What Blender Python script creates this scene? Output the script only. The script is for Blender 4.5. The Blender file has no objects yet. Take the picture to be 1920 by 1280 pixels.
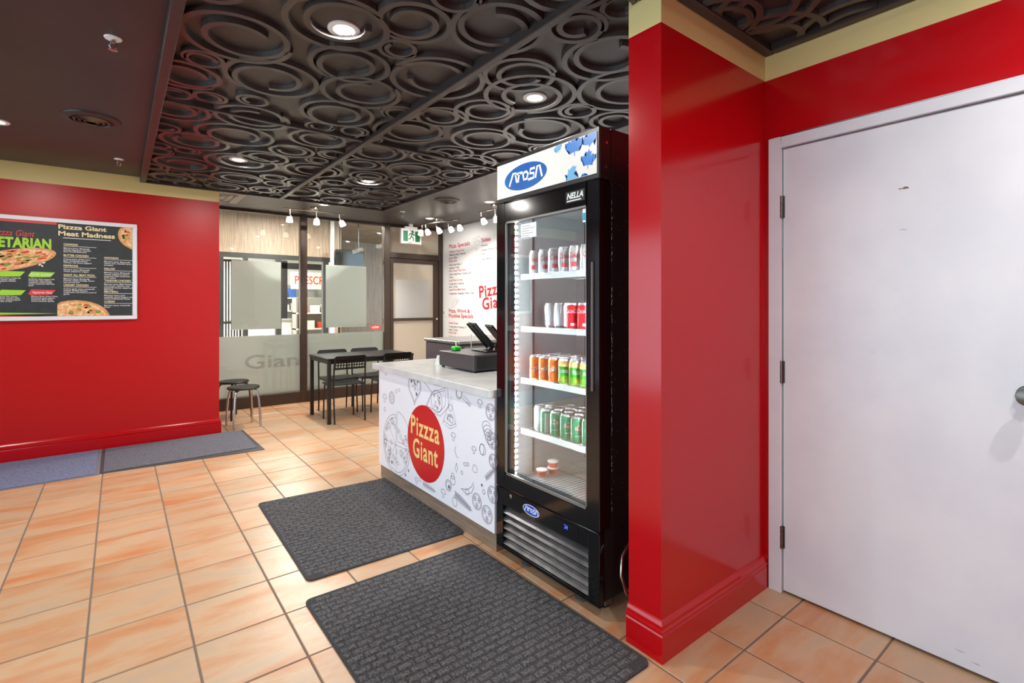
import bpy, bmesh, math, random
from mathutils import Vector, Matrix
R = random.Random(7)
PI = math.pi
sc = bpy.context.scene
C = sc.collection
# ------------------------------------------------------------------ camera
F, CX, HY, H = 940.0, 960.0, 570.0, 1.32          # focal length in px of a 1920 frame, horizon row, eye height
TH = math.radians(38.1)
SN, CS = math.sin(TH), math.cos(TH)
cam = bpy.data.cameras.new('camera'); co = bpy.data.objects.new('camera', cam); C.objects.link(co)
co.location = (0, 0, H); co.rotation_euler = (PI/2, 0, -TH)
cam.sensor_width = 36; cam.lens = 36*F/1920; cam.shift_y = (HY-640)/1920; cam.clip_start = .02
sc.camera = co
# ------------------------------------------------------------------ light and exposure
w = bpy.data.worlds.new('world'); sc.world = w; w.use_nodes = True
bg = w.node_tree.nodes['Background']; bg.inputs[0].default_value = (.66, .83, 1.0, 1); bg.inputs[1].default_value = 4.5
sc.view_settings.view_transform = 'Standard'; sc.view_settings.look = 'None'
sc.view_settings.exposure = 0.12; sc.view_settings.gamma = 1; sc.view_settings.use_curve_mapping = False
sc.cycles.use_denoising = True
sc.cycles.max_bounces = 10; sc.cycles.diffuse_bounces = 5; sc.cycles.transparent_max_bounces = 16
sc.cycles.sample_clamp_indirect = 6
DOWN = 15.0      # watts of one recessed downlight
def portal(name, loc, rot, sx, sy):
    l = bpy.data.lights.new(name, 'AREA'); l.shape = 'RECTANGLE'; l.size = sx; l.size_y = sy
    l.cycles.is_portal = True
    o = bpy.data.objects.new(name, l); C.objects.link(o); o.location = loc; o.rotation_euler = rot
portal('daylight_portal', (-2.78, 2.0, 1.25), (0, -PI/2, 0), 2.2, 6.8)

# ------------------------------------------------------------------ helpers
def onZ(px, py, z):
    r = (px-CX)/F; d = (H-z)*F/(py-HY)
    return (d*(SN+CS*r), d*(CS-SN*r))
def onY(px, py, Y):
    r = (px-CX)/F; d = Y/(CS-SN*r)
    return (d*(SN+CS*r), H-(py-HY)*d/F)
def onX(px, py, X):
    r = (px-CX)/F; d = X/(SN+CS*r)
    return (d*(CS-SN*r), H-(py-HY)*d/F)
def depth(x, y): return x*SN+y*CS
def proj(x, y, z):
    d = depth(x, y)
    return (CX+F*(x*CS-y*SN)/d, HY+(H-z)*F/d, d) if d > .05 else (None, None, d)
def lin(c):
    f = lambda v: v/12.92 if v <= .04045 else ((v+.055)/1.055)**2.4
    return tuple(f(v/255) for v in c)+(1,)
MATS = {}
def mat(name, col, rough=.5, metal=0, emit=0, ecol=None, noise=None, bump=None, spec=.5, alpha=1, coat=0):
    m = bpy.data.materials.new(name); m.use_nodes = True
    nt = m.node_tree; b = nt.nodes['Principled BSDF']; N = nt.nodes.new; L = nt.links.new
    b.inputs['Base Color'].default_value = lin(col); b.inputs['Roughness'].default_value = rough
    b.inputs['Metallic'].default_value = metal; b.inputs['Specular IOR Level'].default_value = spec
    if coat: b.inputs['Coat Weight'].default_value = coat; b.inputs['Coat Roughness'].default_value = .08
    if emit:
        b.inputs['Emission Color'].default_value = lin(ecol or col); b.inputs['Emission Strength'].default_value = emit
    tc = None
    if noise or bump:
        tc = N('ShaderNodeTexCoord')
    if noise:        # (scale, other colour, xyz stretch)
        mp = N('ShaderNodeMapping'); mp.inputs['Scale'].default_value = noise[2] if len(noise) > 2 else (1, 1, 1)
        n = N('ShaderNodeTexNoise'); n.inputs['Scale'].default_value = noise[0]; n.inputs['Detail'].default_value = 5
        cr = N('ShaderNodeValToRGB'); cr.color_ramp.elements[0].color = lin(col); cr.color_ramp.elements[1].color = lin(noise[1])
        cr.color_ramp.elements[0].position = .38; cr.color_ramp.elements[1].position = .66
        L(tc.outputs['Object'], mp.inputs[0]); L(mp.outputs[0], n.inputs[0]); L(n.outputs[0], cr.inputs[0]); L(cr.outputs[0], b.inputs['Base Color'])
    if bump:         # (scale, strength, distance)
        n = N('ShaderNodeTexNoise'); n.inputs['Scale'].default_value = bump[0]; n.inputs['Detail'].default_value = 4
        bp = N('ShaderNodeBump'); bp.inputs['Strength'].default_value = bump[1]; bp.inputs['Distance'].default_value = bump[2] if len(bump) > 2 else .002
        L(tc.outputs['Object'], n.inputs[0]); L(n.outputs[0], bp.inputs['Height']); L(bp.outputs[0], b.inputs['Normal'])
    MATS[name] = m
    return m
def glass_mat(name, tint=(255, 255, 255), refl=1.0, film=0):
    m = bpy.data.materials.new(name); m.use_nodes = True; nt = m.node_tree; nt.nodes.clear(); N = nt.nodes.new; L = nt.links.new
    o = N('ShaderNodeOutputMaterial'); mx = N('ShaderNodeMixShader'); t = N('ShaderNodeBsdfTransparent'); g = N('ShaderNodeBsdfGlossy')
    fr = N('ShaderNodeFresnel'); fr.inputs[0].default_value = 1.45
    t.inputs[0].default_value = lin(tint); g.inputs['Roughness'].default_value = .01
    ml = N('ShaderNodeMath'); ml.operation = 'MULTIPLY'; ml.inputs[1].default_value = refl
    L(fr.outputs[0], ml.inputs[0]); L(ml.outputs[0], mx.inputs[0]); L(t.outputs[0], mx.inputs[1]); L(g.outputs[0], mx.inputs[2]); L(mx.outputs[0], o.inputs[0])
    MATS[name] = m; return m
def frost_mat(name, col, through=.35, gloss=.12):
    m = bpy.data.materials.new(name); m.use_nodes = True; nt = m.node_tree; nt.nodes.clear(); N = nt.nodes.new; L = nt.links.new
    o = N('ShaderNodeOutputMaterial'); mx = N('ShaderNodeMixShader'); d = N('ShaderNodeBsdfDiffuse'); t = N('ShaderNodeBsdfTranslucent')
    g = N('ShaderNodeBsdfGlossy'); g.inputs['Roughness'].default_value = .12; m2 = N('ShaderNodeMixShader'); fr = N('ShaderNodeFresnel')
    d.inputs[0].default_value = lin(col); t.inputs[0].default_value = lin(col); mx.inputs[0].default_value = through
    L(d.outputs[0], mx.inputs[1]); L(t.outputs[0], mx.inputs[2]); L(fr.outputs[0], m2.inputs[0]); L(mx.outputs[0], m2.inputs[1]); L(g.outputs[0], m2.inputs[2]); L(m2.outputs[0], o.inputs[0])
    MATS[name] = m; return m

class MB:
    def __init__(s): s.v = []; s.f = []
    def add(s, vs, fs):
        k = len(s.v); s.v += [tuple(p) for p in vs]; s.f += [tuple(i+k for i in f) for f in fs]; return s
    def box(s, x0, x1, y0, y1, z0, z1):
        x0, x1 = sorted((x0, x1)); y0, y1 = sorted((y0, y1)); z0, z1 = sorted((z0, z1))
        return s.add([(x0,y0,z0),(x1,y0,z0),(x1,y1,z0),(x0,y1,z0),(x0,y0,z1),(x1,y0,z1),(x1,y1,z1),(x0,y1,z1)],
                     [(0,3,2,1),(4,5,6,7),(0,1,5,4),(1,2,6,5),(2,3,7,6),(3,0,4,7)])
    def lathe(s, prof, c=(0,0,0), n=24, axis='Z'):
        vs = []; fs = []
        for r, h in prof:
            for i in range(n):
                a = 2*PI*i/n; x, y = r*math.cos(a), r*math.sin(a)
                p = (x, y, h) if axis == 'Z' else ((h, x, y) if axis == 'X' else (x, h, y))
                vs.append((p[0]+c[0], p[1]+c[1], p[2]+c[2]))
        m = len(prof)
        for j in range(m-1):
            for i in range(n):
                k = (i+1) % n; fs.append((j*n+i, j*n+k, (j+1)*n+k, (j+1)*n+i))
        fs.append(tuple(range(n-1, -1, -1))); fs.append(tuple((m-1)*n+i for i in range(n)))
        return s.add(vs, fs)
    def tube(s, pts, r, n=8, closed=False):
        P = [Vector(p) for p in pts]; m = len(P); vs = []; fs = []; u = None
        for i, p in enumerate(P):
            a = P[(i-1) % m] if (i or closed) else p; b = P[(i+1) % m] if (i < m-1 or closed) else p
            t = (b-a).normalized()
            if u is None: u = t.orthogonal().normalized()
            u = (u-t*u.dot(t)).normalized(); wv = t.cross(u)
            rr = r[i] if isinstance(r, (list, tuple)) else r
            for k in range(n):
                g = 2*PI*k/n; vs.append(p+u*rr*math.cos(g)+wv*rr*math.sin(g))
        for i in range(m if closed else m-1):
            j = (i+1) % m
            for k in range(n): l = (k+1) % n; fs.append((i*n+k, i*n+l, j*n+l, j*n+k))
        if not closed: fs.append(tuple(range(n-1, -1, -1))); fs.append(tuple((m-1)*n+k for k in range(n)))
        return s.add(vs, fs)
    def sweep(s, prof, path):
        """prof: (offset, z) pairs; path: list of (x, y, nx, ny) where n is the outward direction (mitres included)"""
        n = len(prof); vs = []; fs = []
        for x, y, nx, ny in path:
            for o, z in prof: vs.append((x+nx*o, y+ny*o, z))
        for i in range(len(path)-1):
            for j in range(n-1): fs.append((i*n+j, (i+1)*n+j, (i+1)*n+j+1, i*n+j+1))
        fs.append(tuple(range(n))); fs.append(tuple((len(path)-1)*n+j for j in range(n-1, -1, -1)))
        return s.add(vs, fs)
    def ribbon(s, pts, wd, fn, closed=False):
        m = len(pts); vs = []; fs = []
        for i in range(m):
            a = pts[(i-1) % m] if (i or closed) else pts[i]; b = pts[(i+1) % m] if (i < m-1 or closed) else pts[i]
            tx, ty = b[0]-a[0], b[1]-a[1]; l = math.hypot(tx, ty) or 1; nx, ny = -ty/l*wd/2, tx/l*wd/2
            vs += [fn(pts[i][0]+nx, pts[i][1]+ny), fn(pts[i][0]-nx, pts[i][1]-ny)]
        for i in range(m if closed else m-1):
            j = (i+1) % m; fs.append((2*i, 2*i+1, 2*j+1, 2*j))
        return s.add(vs, fs)
    def poly(s, pts, fn): return s.add([fn(*p) for p in pts], [tuple(range(len(pts)))])
    def mesh(s, name, m, smooth=False, bevel=0, segs=1):
        me = bpy.data.meshes.new(name); me.from_pydata(s.v, [], s.f)
        bm = bmesh.new(); bm.from_mesh(me)
        if bevel:
            bmesh.ops.remove_doubles(bm, verts=bm.verts, dist=1e-5)
            es = [e for e in bm.edges if len(e.link_faces) == 2 and e.calc_face_angle(0) > .5]
            bmesh.ops.bevel(bm, geom=es, offset=bevel, segments=segs, affect='EDGES', profile=.6)
        bmesh.ops.recalc_face_normals(bm, faces=bm.faces)
        bm.to_mesh(me); bm.free()
        if m: me.materials.append(m if not isinstance(m, str) else MATS[m])
        if smooth:
            me.shade_smooth()
            try: me.set_sharp_from_angle(angle=.7)
            except Exception: pass
        return me
    def build(s, name, m, parent=None, smooth=False, bevel=0, segs=1):
        return link(name, s.mesh(name, m, smooth, bevel, segs), parent)
def link(name, me, parent=None, loc=None, rz=0):
    o = bpy.data.objects.new(name, me); C.objects.link(o)
    if parent:
        o.parent = parent
    if loc: o.location = loc
    if rz: o.rotation_euler = (0, 0, rz)
    return o
def shift(o, loc):      # moves a mesh's data so that the object origin stands at loc
    o.data.transform(Matrix.Translation(-Vector(loc))); o.location = loc; return o
def thing(name, label, cat, loc=(0, 0, 0), rz=0, group=None):
    o = bpy.data.objects.new(name, None); C.objects.link(o); o.location = loc; o.rotation_euler = (0, 0, rz); o.empty_display_size = .05
    return tag(o, label, cat, group)
def tag(o, label, cat, group=None):
    o['label'] = label; o['category'] = cat
    if group: o['group'] = group
    return o
def struct(o): o['kind'] = 'structure'; return o
def sempty(name, loc=(0, 0, 0)):
    o = bpy.data.objects.new(name, None); C.objects.link(o); o.location = loc; o.empty_display_size = .05; return struct(o)
class Rel:              # MB wrapper for parts given in world coordinates under a thing that stands at loc
    pass
def rel(mb, parent):
    L = parent.location if parent.parent is None else parent.parent.location
    mb.v = [(a-L.x, b-L.y, c-L.z) for a, b, c in mb.v]; return mb
def copy_tree(o, loc, rz=None, parent=None):
    c = o.copy(); C.objects.link(c)
    if parent: c.parent = parent
    if loc is not None: c.location = loc
    if rz is not None: c.rotation_euler = (0, 0, rz)
    for ch in list(o.children): copy_tree(ch, None, None, c)
    return c
_cache = {}
def text_mesh(s, bold=0, shear=0, space=1.0):
    key = (s, bold, shear, space)
    if key in _cache: return _cache[key]
    cu = bpy.data.curves.new('t', 'FONT'); cu.body = s; cu.size = 1; cu.offset = bold; cu.shear = shear; cu.space_character = space
    cu.resolution_u = 3; cu.fill_mode = 'FRONT'
    ob = bpy.data.objects.new('t', cu)
    me = bpy.data.meshes.new_from_object(ob)
    V = [(v.co.x, v.co.y) for v in me.vertices]; Fc = [tuple(p.vertices) for p in me.polygons]
    bpy.data.objects.remove(ob); bpy.data.curves.remove(cu); bpy.data.meshes.remove(me)
    _cache[key] = (V, Fc); return V, Fc
CAP = max(v[1] for v in text_mesh('H')[0])
def put_text(mb, s, fn, u, v, width, cap, bold=0, shear=0, space=1.0, rot=0, mirror=False):
    """text with its baseline start at (u, v) on a plane mapped by fn(u, v), fitted to a width and a capital height"""
    V, Fc = text_mesh(s, bold, shear, space)
    x0 = min(p[0] for p in V); x1 = max(p[0] for p in V); k = cap/CAP
    sx = width/(x1-x0) if width else k
    c, sn = math.cos(rot), math.sin(rot); out = []
    for x, y in V:
        a, b = (x-x0)*sx, y*k
        if mirror: a = (width or (x1-x0)*sx)-a
        out.append(fn(u+a*c-b*sn, v+a*sn+b*c))
    return mb.add(out, Fc)
def planeX(X, off=.0012): return lambda u, v: (X-off, -u, v)       # seen from -X: to the right is -Y, so u = -Y
def planeY(Y, off=.0012): return lambda u, v: (u, Y-off, v)        # seen from -Y
def arc(cx, cy, rx, ry=None, a0=0, a1=2*PI, n=24):
    ry = rx if ry is None else ry
    return [(cx+rx*math.cos(a0+(a1-a0)*i/n), cy+ry*math.sin(a0+(a1-a0)*i/n)) for i in range(n+1)]

# ------------------------------------------------------------------ materials
mat('red_paint', (184, 6, 16), .17, bump=(60, .06, .001), spec=.5)
mat('red_rolled', (188, 6, 16), .36, bump=(160, .35, .001))
mat('tan_paint', (224, 206, 142), .45, bump=(80, .08, .001))
mat('white_paint', (224, 225, 229), .32, noise=(3, (214, 215, 222)), bump=(40, .04, .001))
mat('wall_white', (225, 225, 222), .5)
mat('ceiling_black', (52, 46, 47), .42, noise=(2.2, (60, 53, 53)), bump=(90, .08, .001))
mat('panel_black', (54, 48, 47), .38, bump=(120, .06, .001))
mat('scroll_black', (68, 62, 61), .28, bump=(150, .06, .001))
mat('bronze', (66, 52, 44), .38, metal=.35)
mat('grout', (120, 104, 92), .9, bump=(200, .4))
mat('steel', (200, 200, 200), .22, metal=1)
mat('dark_steel', (110, 104, 98), .3, metal=1)
mat('nickel', (190, 184, 174), .26, metal=1)
mat('black_plastic', (26, 25, 26), .38, bump=(200, .08))
mat('black_metal', (30, 28, 28), .35)
mat('black_gloss', (14, 13, 14), .12, coat=.4)
mat('grey_metal', (148, 146, 144), .32, metal=.7)
mat('louver_metal', (150, 150, 152), .2, metal=.9, noise=(14, (196, 196, 196)), bump=(22, .25, .004))
mat('white_plastic', (235, 235, 233), .4)
mat('aluminium_white', (226, 229, 233), .3)
mat('quartz', (214, 214, 212), .18, noise=(7, (200, 200, 198)))
mat('counter_print', (240, 238, 244), .35)
mat('sketch_ink', (116, 108, 122), .6)
mat('sketch_pale', (178, 172, 172), .6)
mat('logo_red', (205, 18, 28), .35)
mat('logo_gold', (250, 206, 130), .4)
mat('ink_black', (38, 36, 38), .6)
mat('mural_red', (196, 44, 50), .5)
mat('mural_white', (233, 232, 230), .45)
mat('wood_plinth', (150, 126, 106), .45, noise=(9, (124, 104, 88), (1, .6, 9)))
mat('wood_fascia', (152, 130, 110), .5, noise=(7, (122, 102, 86), (9, 1, .45)))
mat('carpet_dark', (48, 48, 51), .95, noise=(160, (74, 74, 76)), bump=(260, 1, .004))
mat('carpet_block', (62, 61, 65), .95, noise=(110, (112, 110, 110)), bump=(300, 1, .004))
mat('carpet_daylight_tint', (92, 98, 126), .95, noise=(140, (132, 138, 164)), bump=(240, 1, .004))  # blue daylight on the left runner, put into the pile colour
mat('carpet_grey', (82, 83, 92), .95, noise=(140, (118, 119, 128)), bump=(240, 1, .004))
mat('rubber_grey', (112, 114, 124), .7)
mat('rubber', (64, 64, 66), .7)
mat('chalkboard', (42, 48, 52), .55, noise=(18, (48, 54, 58)))
mat('menu_gold', (235, 220, 170), .5); mat('menu_green', (160, 214, 60), .5); mat('menu_white', (235, 235, 235), .5); mat('menu_red', (216, 66, 72), .5)
mat('pizza_crust', (205, 140, 80), .6, noise=(30, (226, 176, 116))); mat('pizza_cheese', (238, 214, 160), .6, noise=(40, (224, 130, 84))); mat('pizza_tomato', (205, 62, 44), .6); mat('pizza_herb', (140, 150, 60), .6)
mat('lens_glow', (255, 250, 244), .3, emit=5)
mat('shade_glow', (255, 246, 230), .4, emit=4.5)
mat('led_glow', (250, 252, 255), .3, emit=800)
mat('sign_glow', (222, 220, 214), .35, emit=.12)
mat('exit_green', (10, 104, 58), .4, emit=.15)
mat('exit_white', (236, 240, 234), .4, emit=.12)
mat('brand_blue', (24, 96, 170), .35, emit=.05, noise=(8, (18, 82, 156)))
mat('leaf_blue', (24, 118, 200), .35, emit=.06); mat('leaf_pale', (110, 172, 212), .35, emit=.06)
mat('badge_blue', (30, 70, 190), .3)
mat('digit_blue', (60, 80, 255), .4, emit=3)
mat('liner', (196, 198, 198), .3, metal=.4)
mat('shelf_white', (228, 234, 232), .35)
mat('can_end', (214, 214, 214), .28, metal=1)
mat('can_silver', (222, 222, 222), .3, metal=.75)
mat('can_orange', (236, 120, 42), .3, metal=.25); mat('can_green', (16, 122, 84), .3, metal=.3); mat('can_lime', (120, 190, 60), .3, metal=.25); mat('can_red', (205, 24, 36), .3, metal=.25); mat('can_peach', (222, 190, 120), .3, metal=.25); mat('can_darkgreen', (40, 160, 50), .3, metal=.25)
mat('sauce_red', (170, 60, 40), .3); mat('clear_plastic', (225, 215, 210), .15)
mat('sticker_white', (236, 240, 238), .4); mat('sticker_blue', (40, 160, 200), .4)
mat('drawer_grey', (70, 64, 66), .4); mat('screen_black', (10, 12, 16), .1, coat=.5); mat('green_plastic', (30, 200, 40), .35)
mat('prep_grey', (84, 76, 80), .38, metal=.2); mat('prep_steel', (150, 150, 148), .3, metal=.8)
mat('chip_brown', (120, 98, 72), .7); mat('scuff_grey', (176, 176, 178), .6)
mat('shop_white', (238, 236, 230), .5); mat('shop_grey', (150, 148, 142), .5); mat('shop_dark', (36, 34, 33), .4)
mat('shop_light', (255, 250, 240), .4, emit=4.2); mat('orange_red', (214, 72, 34), .5)
mat('corridor_floor', (176, 162, 146), .3); mat('slat_wood', (150, 122, 96), .5, noise=(6, (120, 96, 74), (1, 8, 1)))
mat('prod_blue', (60, 100, 170), .5); mat('prod_yellow', (226, 190, 70), .5); mat('prod_green', (120, 170, 70), .5)
mat('paper_beige', (214, 204, 186), .7)
glass_mat('clear_glass', (246, 250, 248)); glass_mat('fridge_glass', (248, 252, 252), .55)
frost_mat('frosted_film', (236, 236, 232), .5); frost_mat('papered_glass', (206, 196, 178), .3); frost_mat('frosted_mark', (243, 243, 240), .5)
def tile_mat():
    m = bpy.data.materials.new('terracotta_tile'); m.use_nodes = True; nt = m.node_tree; N = nt.nodes.new; L = nt.links.new
    b = nt.nodes['Principled BSDF']; b.inputs['Roughness'].default_value = .34
    g = N('ShaderNodeNewGeometry'); oi = N('ShaderNodeObjectInfo')
    mp = N('ShaderNodeMapping'); mp.inputs['Scale'].default_value = (1.9, 7, 1)
    n = N('ShaderNodeTexNoise'); n.noise_dimensions = '4D'; n.inputs['Scale'].default_value = 1; n.inputs['Detail'].default_value = 6; n.inputs['Roughness'].default_value = .6; n.inputs['Distortion'].default_value = .5
    mr = N('ShaderNodeMath'); mr.operation = 'MULTIPLY'; mr.inputs[1].default_value = 37
    cr = N('ShaderNodeValToRGB'); e = cr.color_ramp.elements
    e[0].position = .30; e[0].color = lin((180, 160, 136)); e[1].position = .74; e[1].color = lin((194, 116, 70))
    x = e.new(.46); x.color = lin((198, 163, 129)); x = e.new(.58); x.color = lin((196, 144, 103))
    L(g.outputs['Position'], mp.inputs[0]); L(mp.outputs[0], n.inputs[0]); L(oi.outputs['Random'], mr.inputs[0]); L(mr.outputs[0], n.inputs['W'])
    n2 = N('ShaderNodeTexNoise'); n2.inputs['Scale'].default_value = 5; n2.inputs['Detail'].default_value = 8
    mx = N('ShaderNodeMix'); mx.data_type = 'RGBA'; mx.inputs[7].default_value = lin((176, 150, 130))
    c2 = N('ShaderNodeValToRGB'); c2.color_ramp.elements[0].position = .58; c2.color_ramp.elements[1].position = .8; c2.color_ramp.elements[1].color = (.5, .5, .5, 1)
    L(g.outputs['Position'], n2.inputs[0]); L(n2.outputs[0], c2.inputs[0]); L(c2.outputs[0], mx.inputs[0]); L(n.outputs[0], cr.inputs[0]); L(cr.outputs[0], mx.inputs[6])
    hs = N('ShaderNodeHueSaturation'); mv = N('ShaderNodeMapRange'); mv.inputs[3].default_value = .93; mv.inputs[4].default_value = 1.05
    L(oi.outputs['Random'], mv.inputs[0]); L(mv.outputs[0], hs.inputs['Value']); L(mx.outputs[2], hs.inputs['Color']); L(hs.outputs[0], b.inputs['Base Color'])
    bp = N('ShaderNodeBump'); bp.inputs['Strength'].default_value = .25; bp.inputs['Distance'].default_value = .003
    n3 = N('ShaderNodeTexNoise'); n3.inputs['Scale'].default_value = 26; L(g.outputs['Position'], n3.inputs[0]); L(n3.outputs[0], bp.inputs['Height']); L(bp.outputs[0], b.inputs['Normal'])
    MATS['tile'] = m
tile_mat()

# ================================================================== THE ROOM
XL, XD, XR = -2.8, 2.39, 4.12          # entrance wall, door wall, mural wall
YB, YP, YM, YG = -1.6, 1.12, 5.90, 7.10  # wall behind, partition face, menu wall, glass storefront
ZC, ZB = 2.52, 2.365                   # flat ceiling, underside of the tan band
# ---- floor and tiles
floor = struct(MB().box(XL-.1, XR+.1, YB-.1, YG+.05, -.12, -.002).build('floor', 'grout'))
P = .33; TS = .3235
tm = MB().box(-TS/2, TS/2, -TS/2, TS/2, -.008, .0).mesh('tile', 'tile', bevel=.0025)
cells = []
for i in range(-9, 14):
    for j in range(-13, 15):
        x, y = -.10+.33*i+.165, 2.61+.33*j+.165
        if x < XL-.02 or x > XR-.02 or y < YB or y > YG: continue
        if y < YP and x > XD-.0: continue
        px, py, d = proj(x, y, 0)
        vis = px is not None and d > .3 and -120 < px < 2040 and py < 1420
        cells.append((0 if vis else 1, d, x, y))
cells.sort()
for k, (v, d, x, y) in enumerate(cells[:300]):
    if v: cells_rest = cells[k:]; break
    o = link('tile', tm, floor, (x, y, R.uniform(-.0006, .0006)))
else: cells_rest = cells[300:]
mb = MB()
for v, d, x, y in cells_rest: mb.box(x-TS/2, x+TS/2, y-TS/2, y+TS/2, -.008, 0)
o = mb.build('tile_field', 'tile', floor); o['kind'] = 'stuff'

# ---- ceiling with carved panels
ceil = struct(MB().box(XL-.1, XR+.1, YB-.1, YG+.05, ZC, ZC+.1).build('ceiling', 'ceiling_black'))
PX = [.19, 1.39, 2.59]; PY = [-1.36, 1.06, 3.47, 5.88]
ZS = 2.486                              # underside of the carved ribs
panels = {}
for a in range(2):
    for b in range(3):
        x1 = PX[a+1] if not (a == 1 and b == 0) else XD-.004
        panels[a, b] = MB().box(PX[a], x1, PY[b], PY[b+1], ZC-.010, ZC).build('ceiling_panel', 'panel_black', ceil)
# rings seen in the photograph: left and right end of each ring's horizontal extent
rings = [((333,52),(550,95)),((528,30),(733,66)),((262,126),(418,155)),((416,133),(598,166)),((577,106),(729,141)),((600,164),(751,187)),
 ((729,141),(908,159)),((844,62),(1024,56)),((705,30),(846,62)),((905,145),(1045,142)),((907,180),(1081,180)),((1054,122),(1235,104)),((1082,172),(1270,172)),
 ((960,-20),(1180,-60)),((852,202),(962,217)),((778,215),(878,226)),((845,259),(966,264)),((943,246),(1095,250)),((700,247),(833,249)),((796,284),(888,291)),((899,292),(1000,300)),
 ((562,209),(702,220)),((540,256),(652,267)),((503,278),(590,290)),((595,288),(655,293)),((649,283),(762,292)),((640,305),(721,312)),((724,314),(826,324)),
 ((532,316),(643,323)),((654,328),(728,333)),((647,338),(736,345)),((736,338),(829,342)),((530,343),(597,343)),((600,340),(650,345)),((602,359),(674,362)),((678,362),(759,369)),
 ((662,380),(733,383)),((505,357),(599,362)),((772,287),(845,301)),((600,372),(659,379)),((250,190),(395,221)),((365,247),(514,261)),((297,257),(432,275)),((287,303),(411,314)),
 ((382,294),(520,316)),((398,208),(543,235)),((279,328),(367,338)),((395,330),(493,338)),((445,288),(543,303)),((384,346),(464,355)),((467,352),(528,360)),((830,300),(930,308))]
circ = []
for l, r in rings:
    a = onZ(*l, ZS); b = onZ(*r, ZS)
    circ.append([(a[0]+b[0])/2, (a[1]+b[1])/2, math.dist(a, b)/2-.012])
base = list(circ)
for x, y, r in base:                   # the same carving goes on towards the entrance
    if PY[1] < y < PY[2]+.2: circ.append([x, y-2.41, r])
rr = random.Random(3)
for _ in range(9000):                  # small scrolls fill the gaps left between them
    x, y, r = rr.uniform(.2, 2.55), rr.uniform(-1.3, 5.85), rr.uniform(.075, .17)
    if all(math.dist((x, y), c[:2]) > r+c[2]-.012 for c in circ): circ.append([x, y, r])
def scroll_mesh(cx, cy, r, a0, sgn, xmax):
    wd = .027 if r > .1 else .021
    zs_ = ZS+rr.uniform(-.0012, .0012)
    turns = 1.9 if r > .11 else 1.6; n = int(46*turns); pts = []
    for i in range(n+1):
        t = turns*i/n; s = min(1, max(0, (t-.82)/.6)); s = s*s*(3-2*s)
        q = r*(1-.40*s); g = a0+sgn*2*PI*t
        pts.append((cx+q*math.cos(g), cy+q*math.sin(g)))
    vs = []; fs = []
    for i, p in enumerate(pts):
        a = pts[max(0, i-1)]; b = pts[min(n, i+1)]; tx, ty = b[0]-a[0], b[1]-a[1]; l = math.hypot(tx, ty); nx, ny = -ty/l*wd/2, tx/l*wd/2
        for z, k in ((ZC-.008, 1.08), (zs_, 1), (zs_, -1), (ZC-.008, -1.08)): vs.append((p[0]+nx*k, p[1]+ny*k, z))
    for i in range(n):
        for j in range(3): fs.append((4*i+j, 4*i+4+j, 4*i+5+j, 4*i+1+j))
    fs += [(0, 1, 2, 3), tuple(4*n+k for k in (3, 2, 1, 0))]
    me = bpy.data.meshes.new('scroll'); me.from_pydata(vs, [], fs); bm = bmesh.new(); bm.from_mesh(me)
    for cop, no in (((PX[0]+.01, 0, 0), (-1, 0, 0)), ((xmax, 0, 0), (1, 0, 0)), ((0, PY[3]-.01, 0), (0, 1, 0))):
        bmesh.ops.bisect_plane(bm, geom=bm.verts[:]+bm.edges[:]+bm.faces[:], plane_co=cop, plane_no=no, clear_outer=True)
    bmesh.ops.recalc_face_normals(bm, faces=bm.faces); ok = len(bm.faces) > 20; bm.to_mesh(me); bm.free(); me.materials.append(MATS['scroll_black'])
    return me if ok else None
for x, y, r in circ:
    a = 0 if x < PX[1] else 1; b = 0 if y < PY[1] else (1 if y < PY[2] else 2)
    xm = XD-.05 if (a == 1 and b == 0) else PX[2]-.01
    me = scroll_mesh(x, y, r, rr.uniform(0, 2*PI), rr.choice((-1, 1)), xm)
    if me: link('scroll', me, panels[a, b])
def bat(x0, x1, y0, y1, z0): MB().box(x0, x1, y0, y1, z0, ZC).build('batten', 'panel_black', ceil, bevel=.004)
bat(PX[0]-.035, PX[0]+.012, YB, PY[3]+.02, 2.470)
bat(PX[1]-.02, PX[1]+.02, YB, PY[3], 2.460)
bat(PX[2]-.012, PX[2]+.03, YP+.16, PY[3]+.02, 2.470)
bat(PX[0]+.013, PX[1]-.021, PY[3]-.012, PY[3]+.02, 2.470); bat(PX[1]+.021, PX[2]-.013, PY[3]-.012, PY[3]+.02, 2.470)
bat(PX[0]+.013, PX[1]-.021, PY[2]-.016, PY[2]+.016, 2.474); bat(PX[1]+.021, PX[2]-.013, PY[2]-.016, PY[2]+.016, 2.474)
bat(PX[1]+.021, XD-.001, YP-.045, YP-.001, 2.476); bat(XD-.045, XD-.001, YB, YP-.046, 2.476)

# ---- walls
def wall(name, x0, x1, y0, y1, band=True, m='red_paint'):
    o = struct(MB().box(x0, x1, y0, y1, 0, ZB if band else ZC).build(name, m))
    if band: MB().box(x0, x1, y0, y1, ZB, ZC).build('painted_band', 'tan_paint', o)
    return o
wall('wall_left', XL, .81, YM, YM+.15, m='red_rolled')
wall('wall_partition', 1.58, XD+.1, YP, YP+.15)
wd = struct(MB().box(XD, XD+.1, YB, .11, 0, ZB).box(XD, XD+.1, .11, 1.10, 2.085, ZB).box(XD, XD+.1, 1.10, YP, 0, ZB).build('wall_door', 'red_paint'))
MB().box(XD, XD+.1, YB, YP, ZB, ZC).build('painted_band', 'tan_paint', wd)
wall('wall_kitchen', XD+.1, XR, YP+.05, YP+.15, False, 'wall_white')
wr = wall('wall_right', XR, XR+.1, YP+.05, YG+.05, False, 'mural_white')
wall('wall_passage', -.95, -.85, YM+.15, YG+.05, False, 'wall_white')
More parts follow.
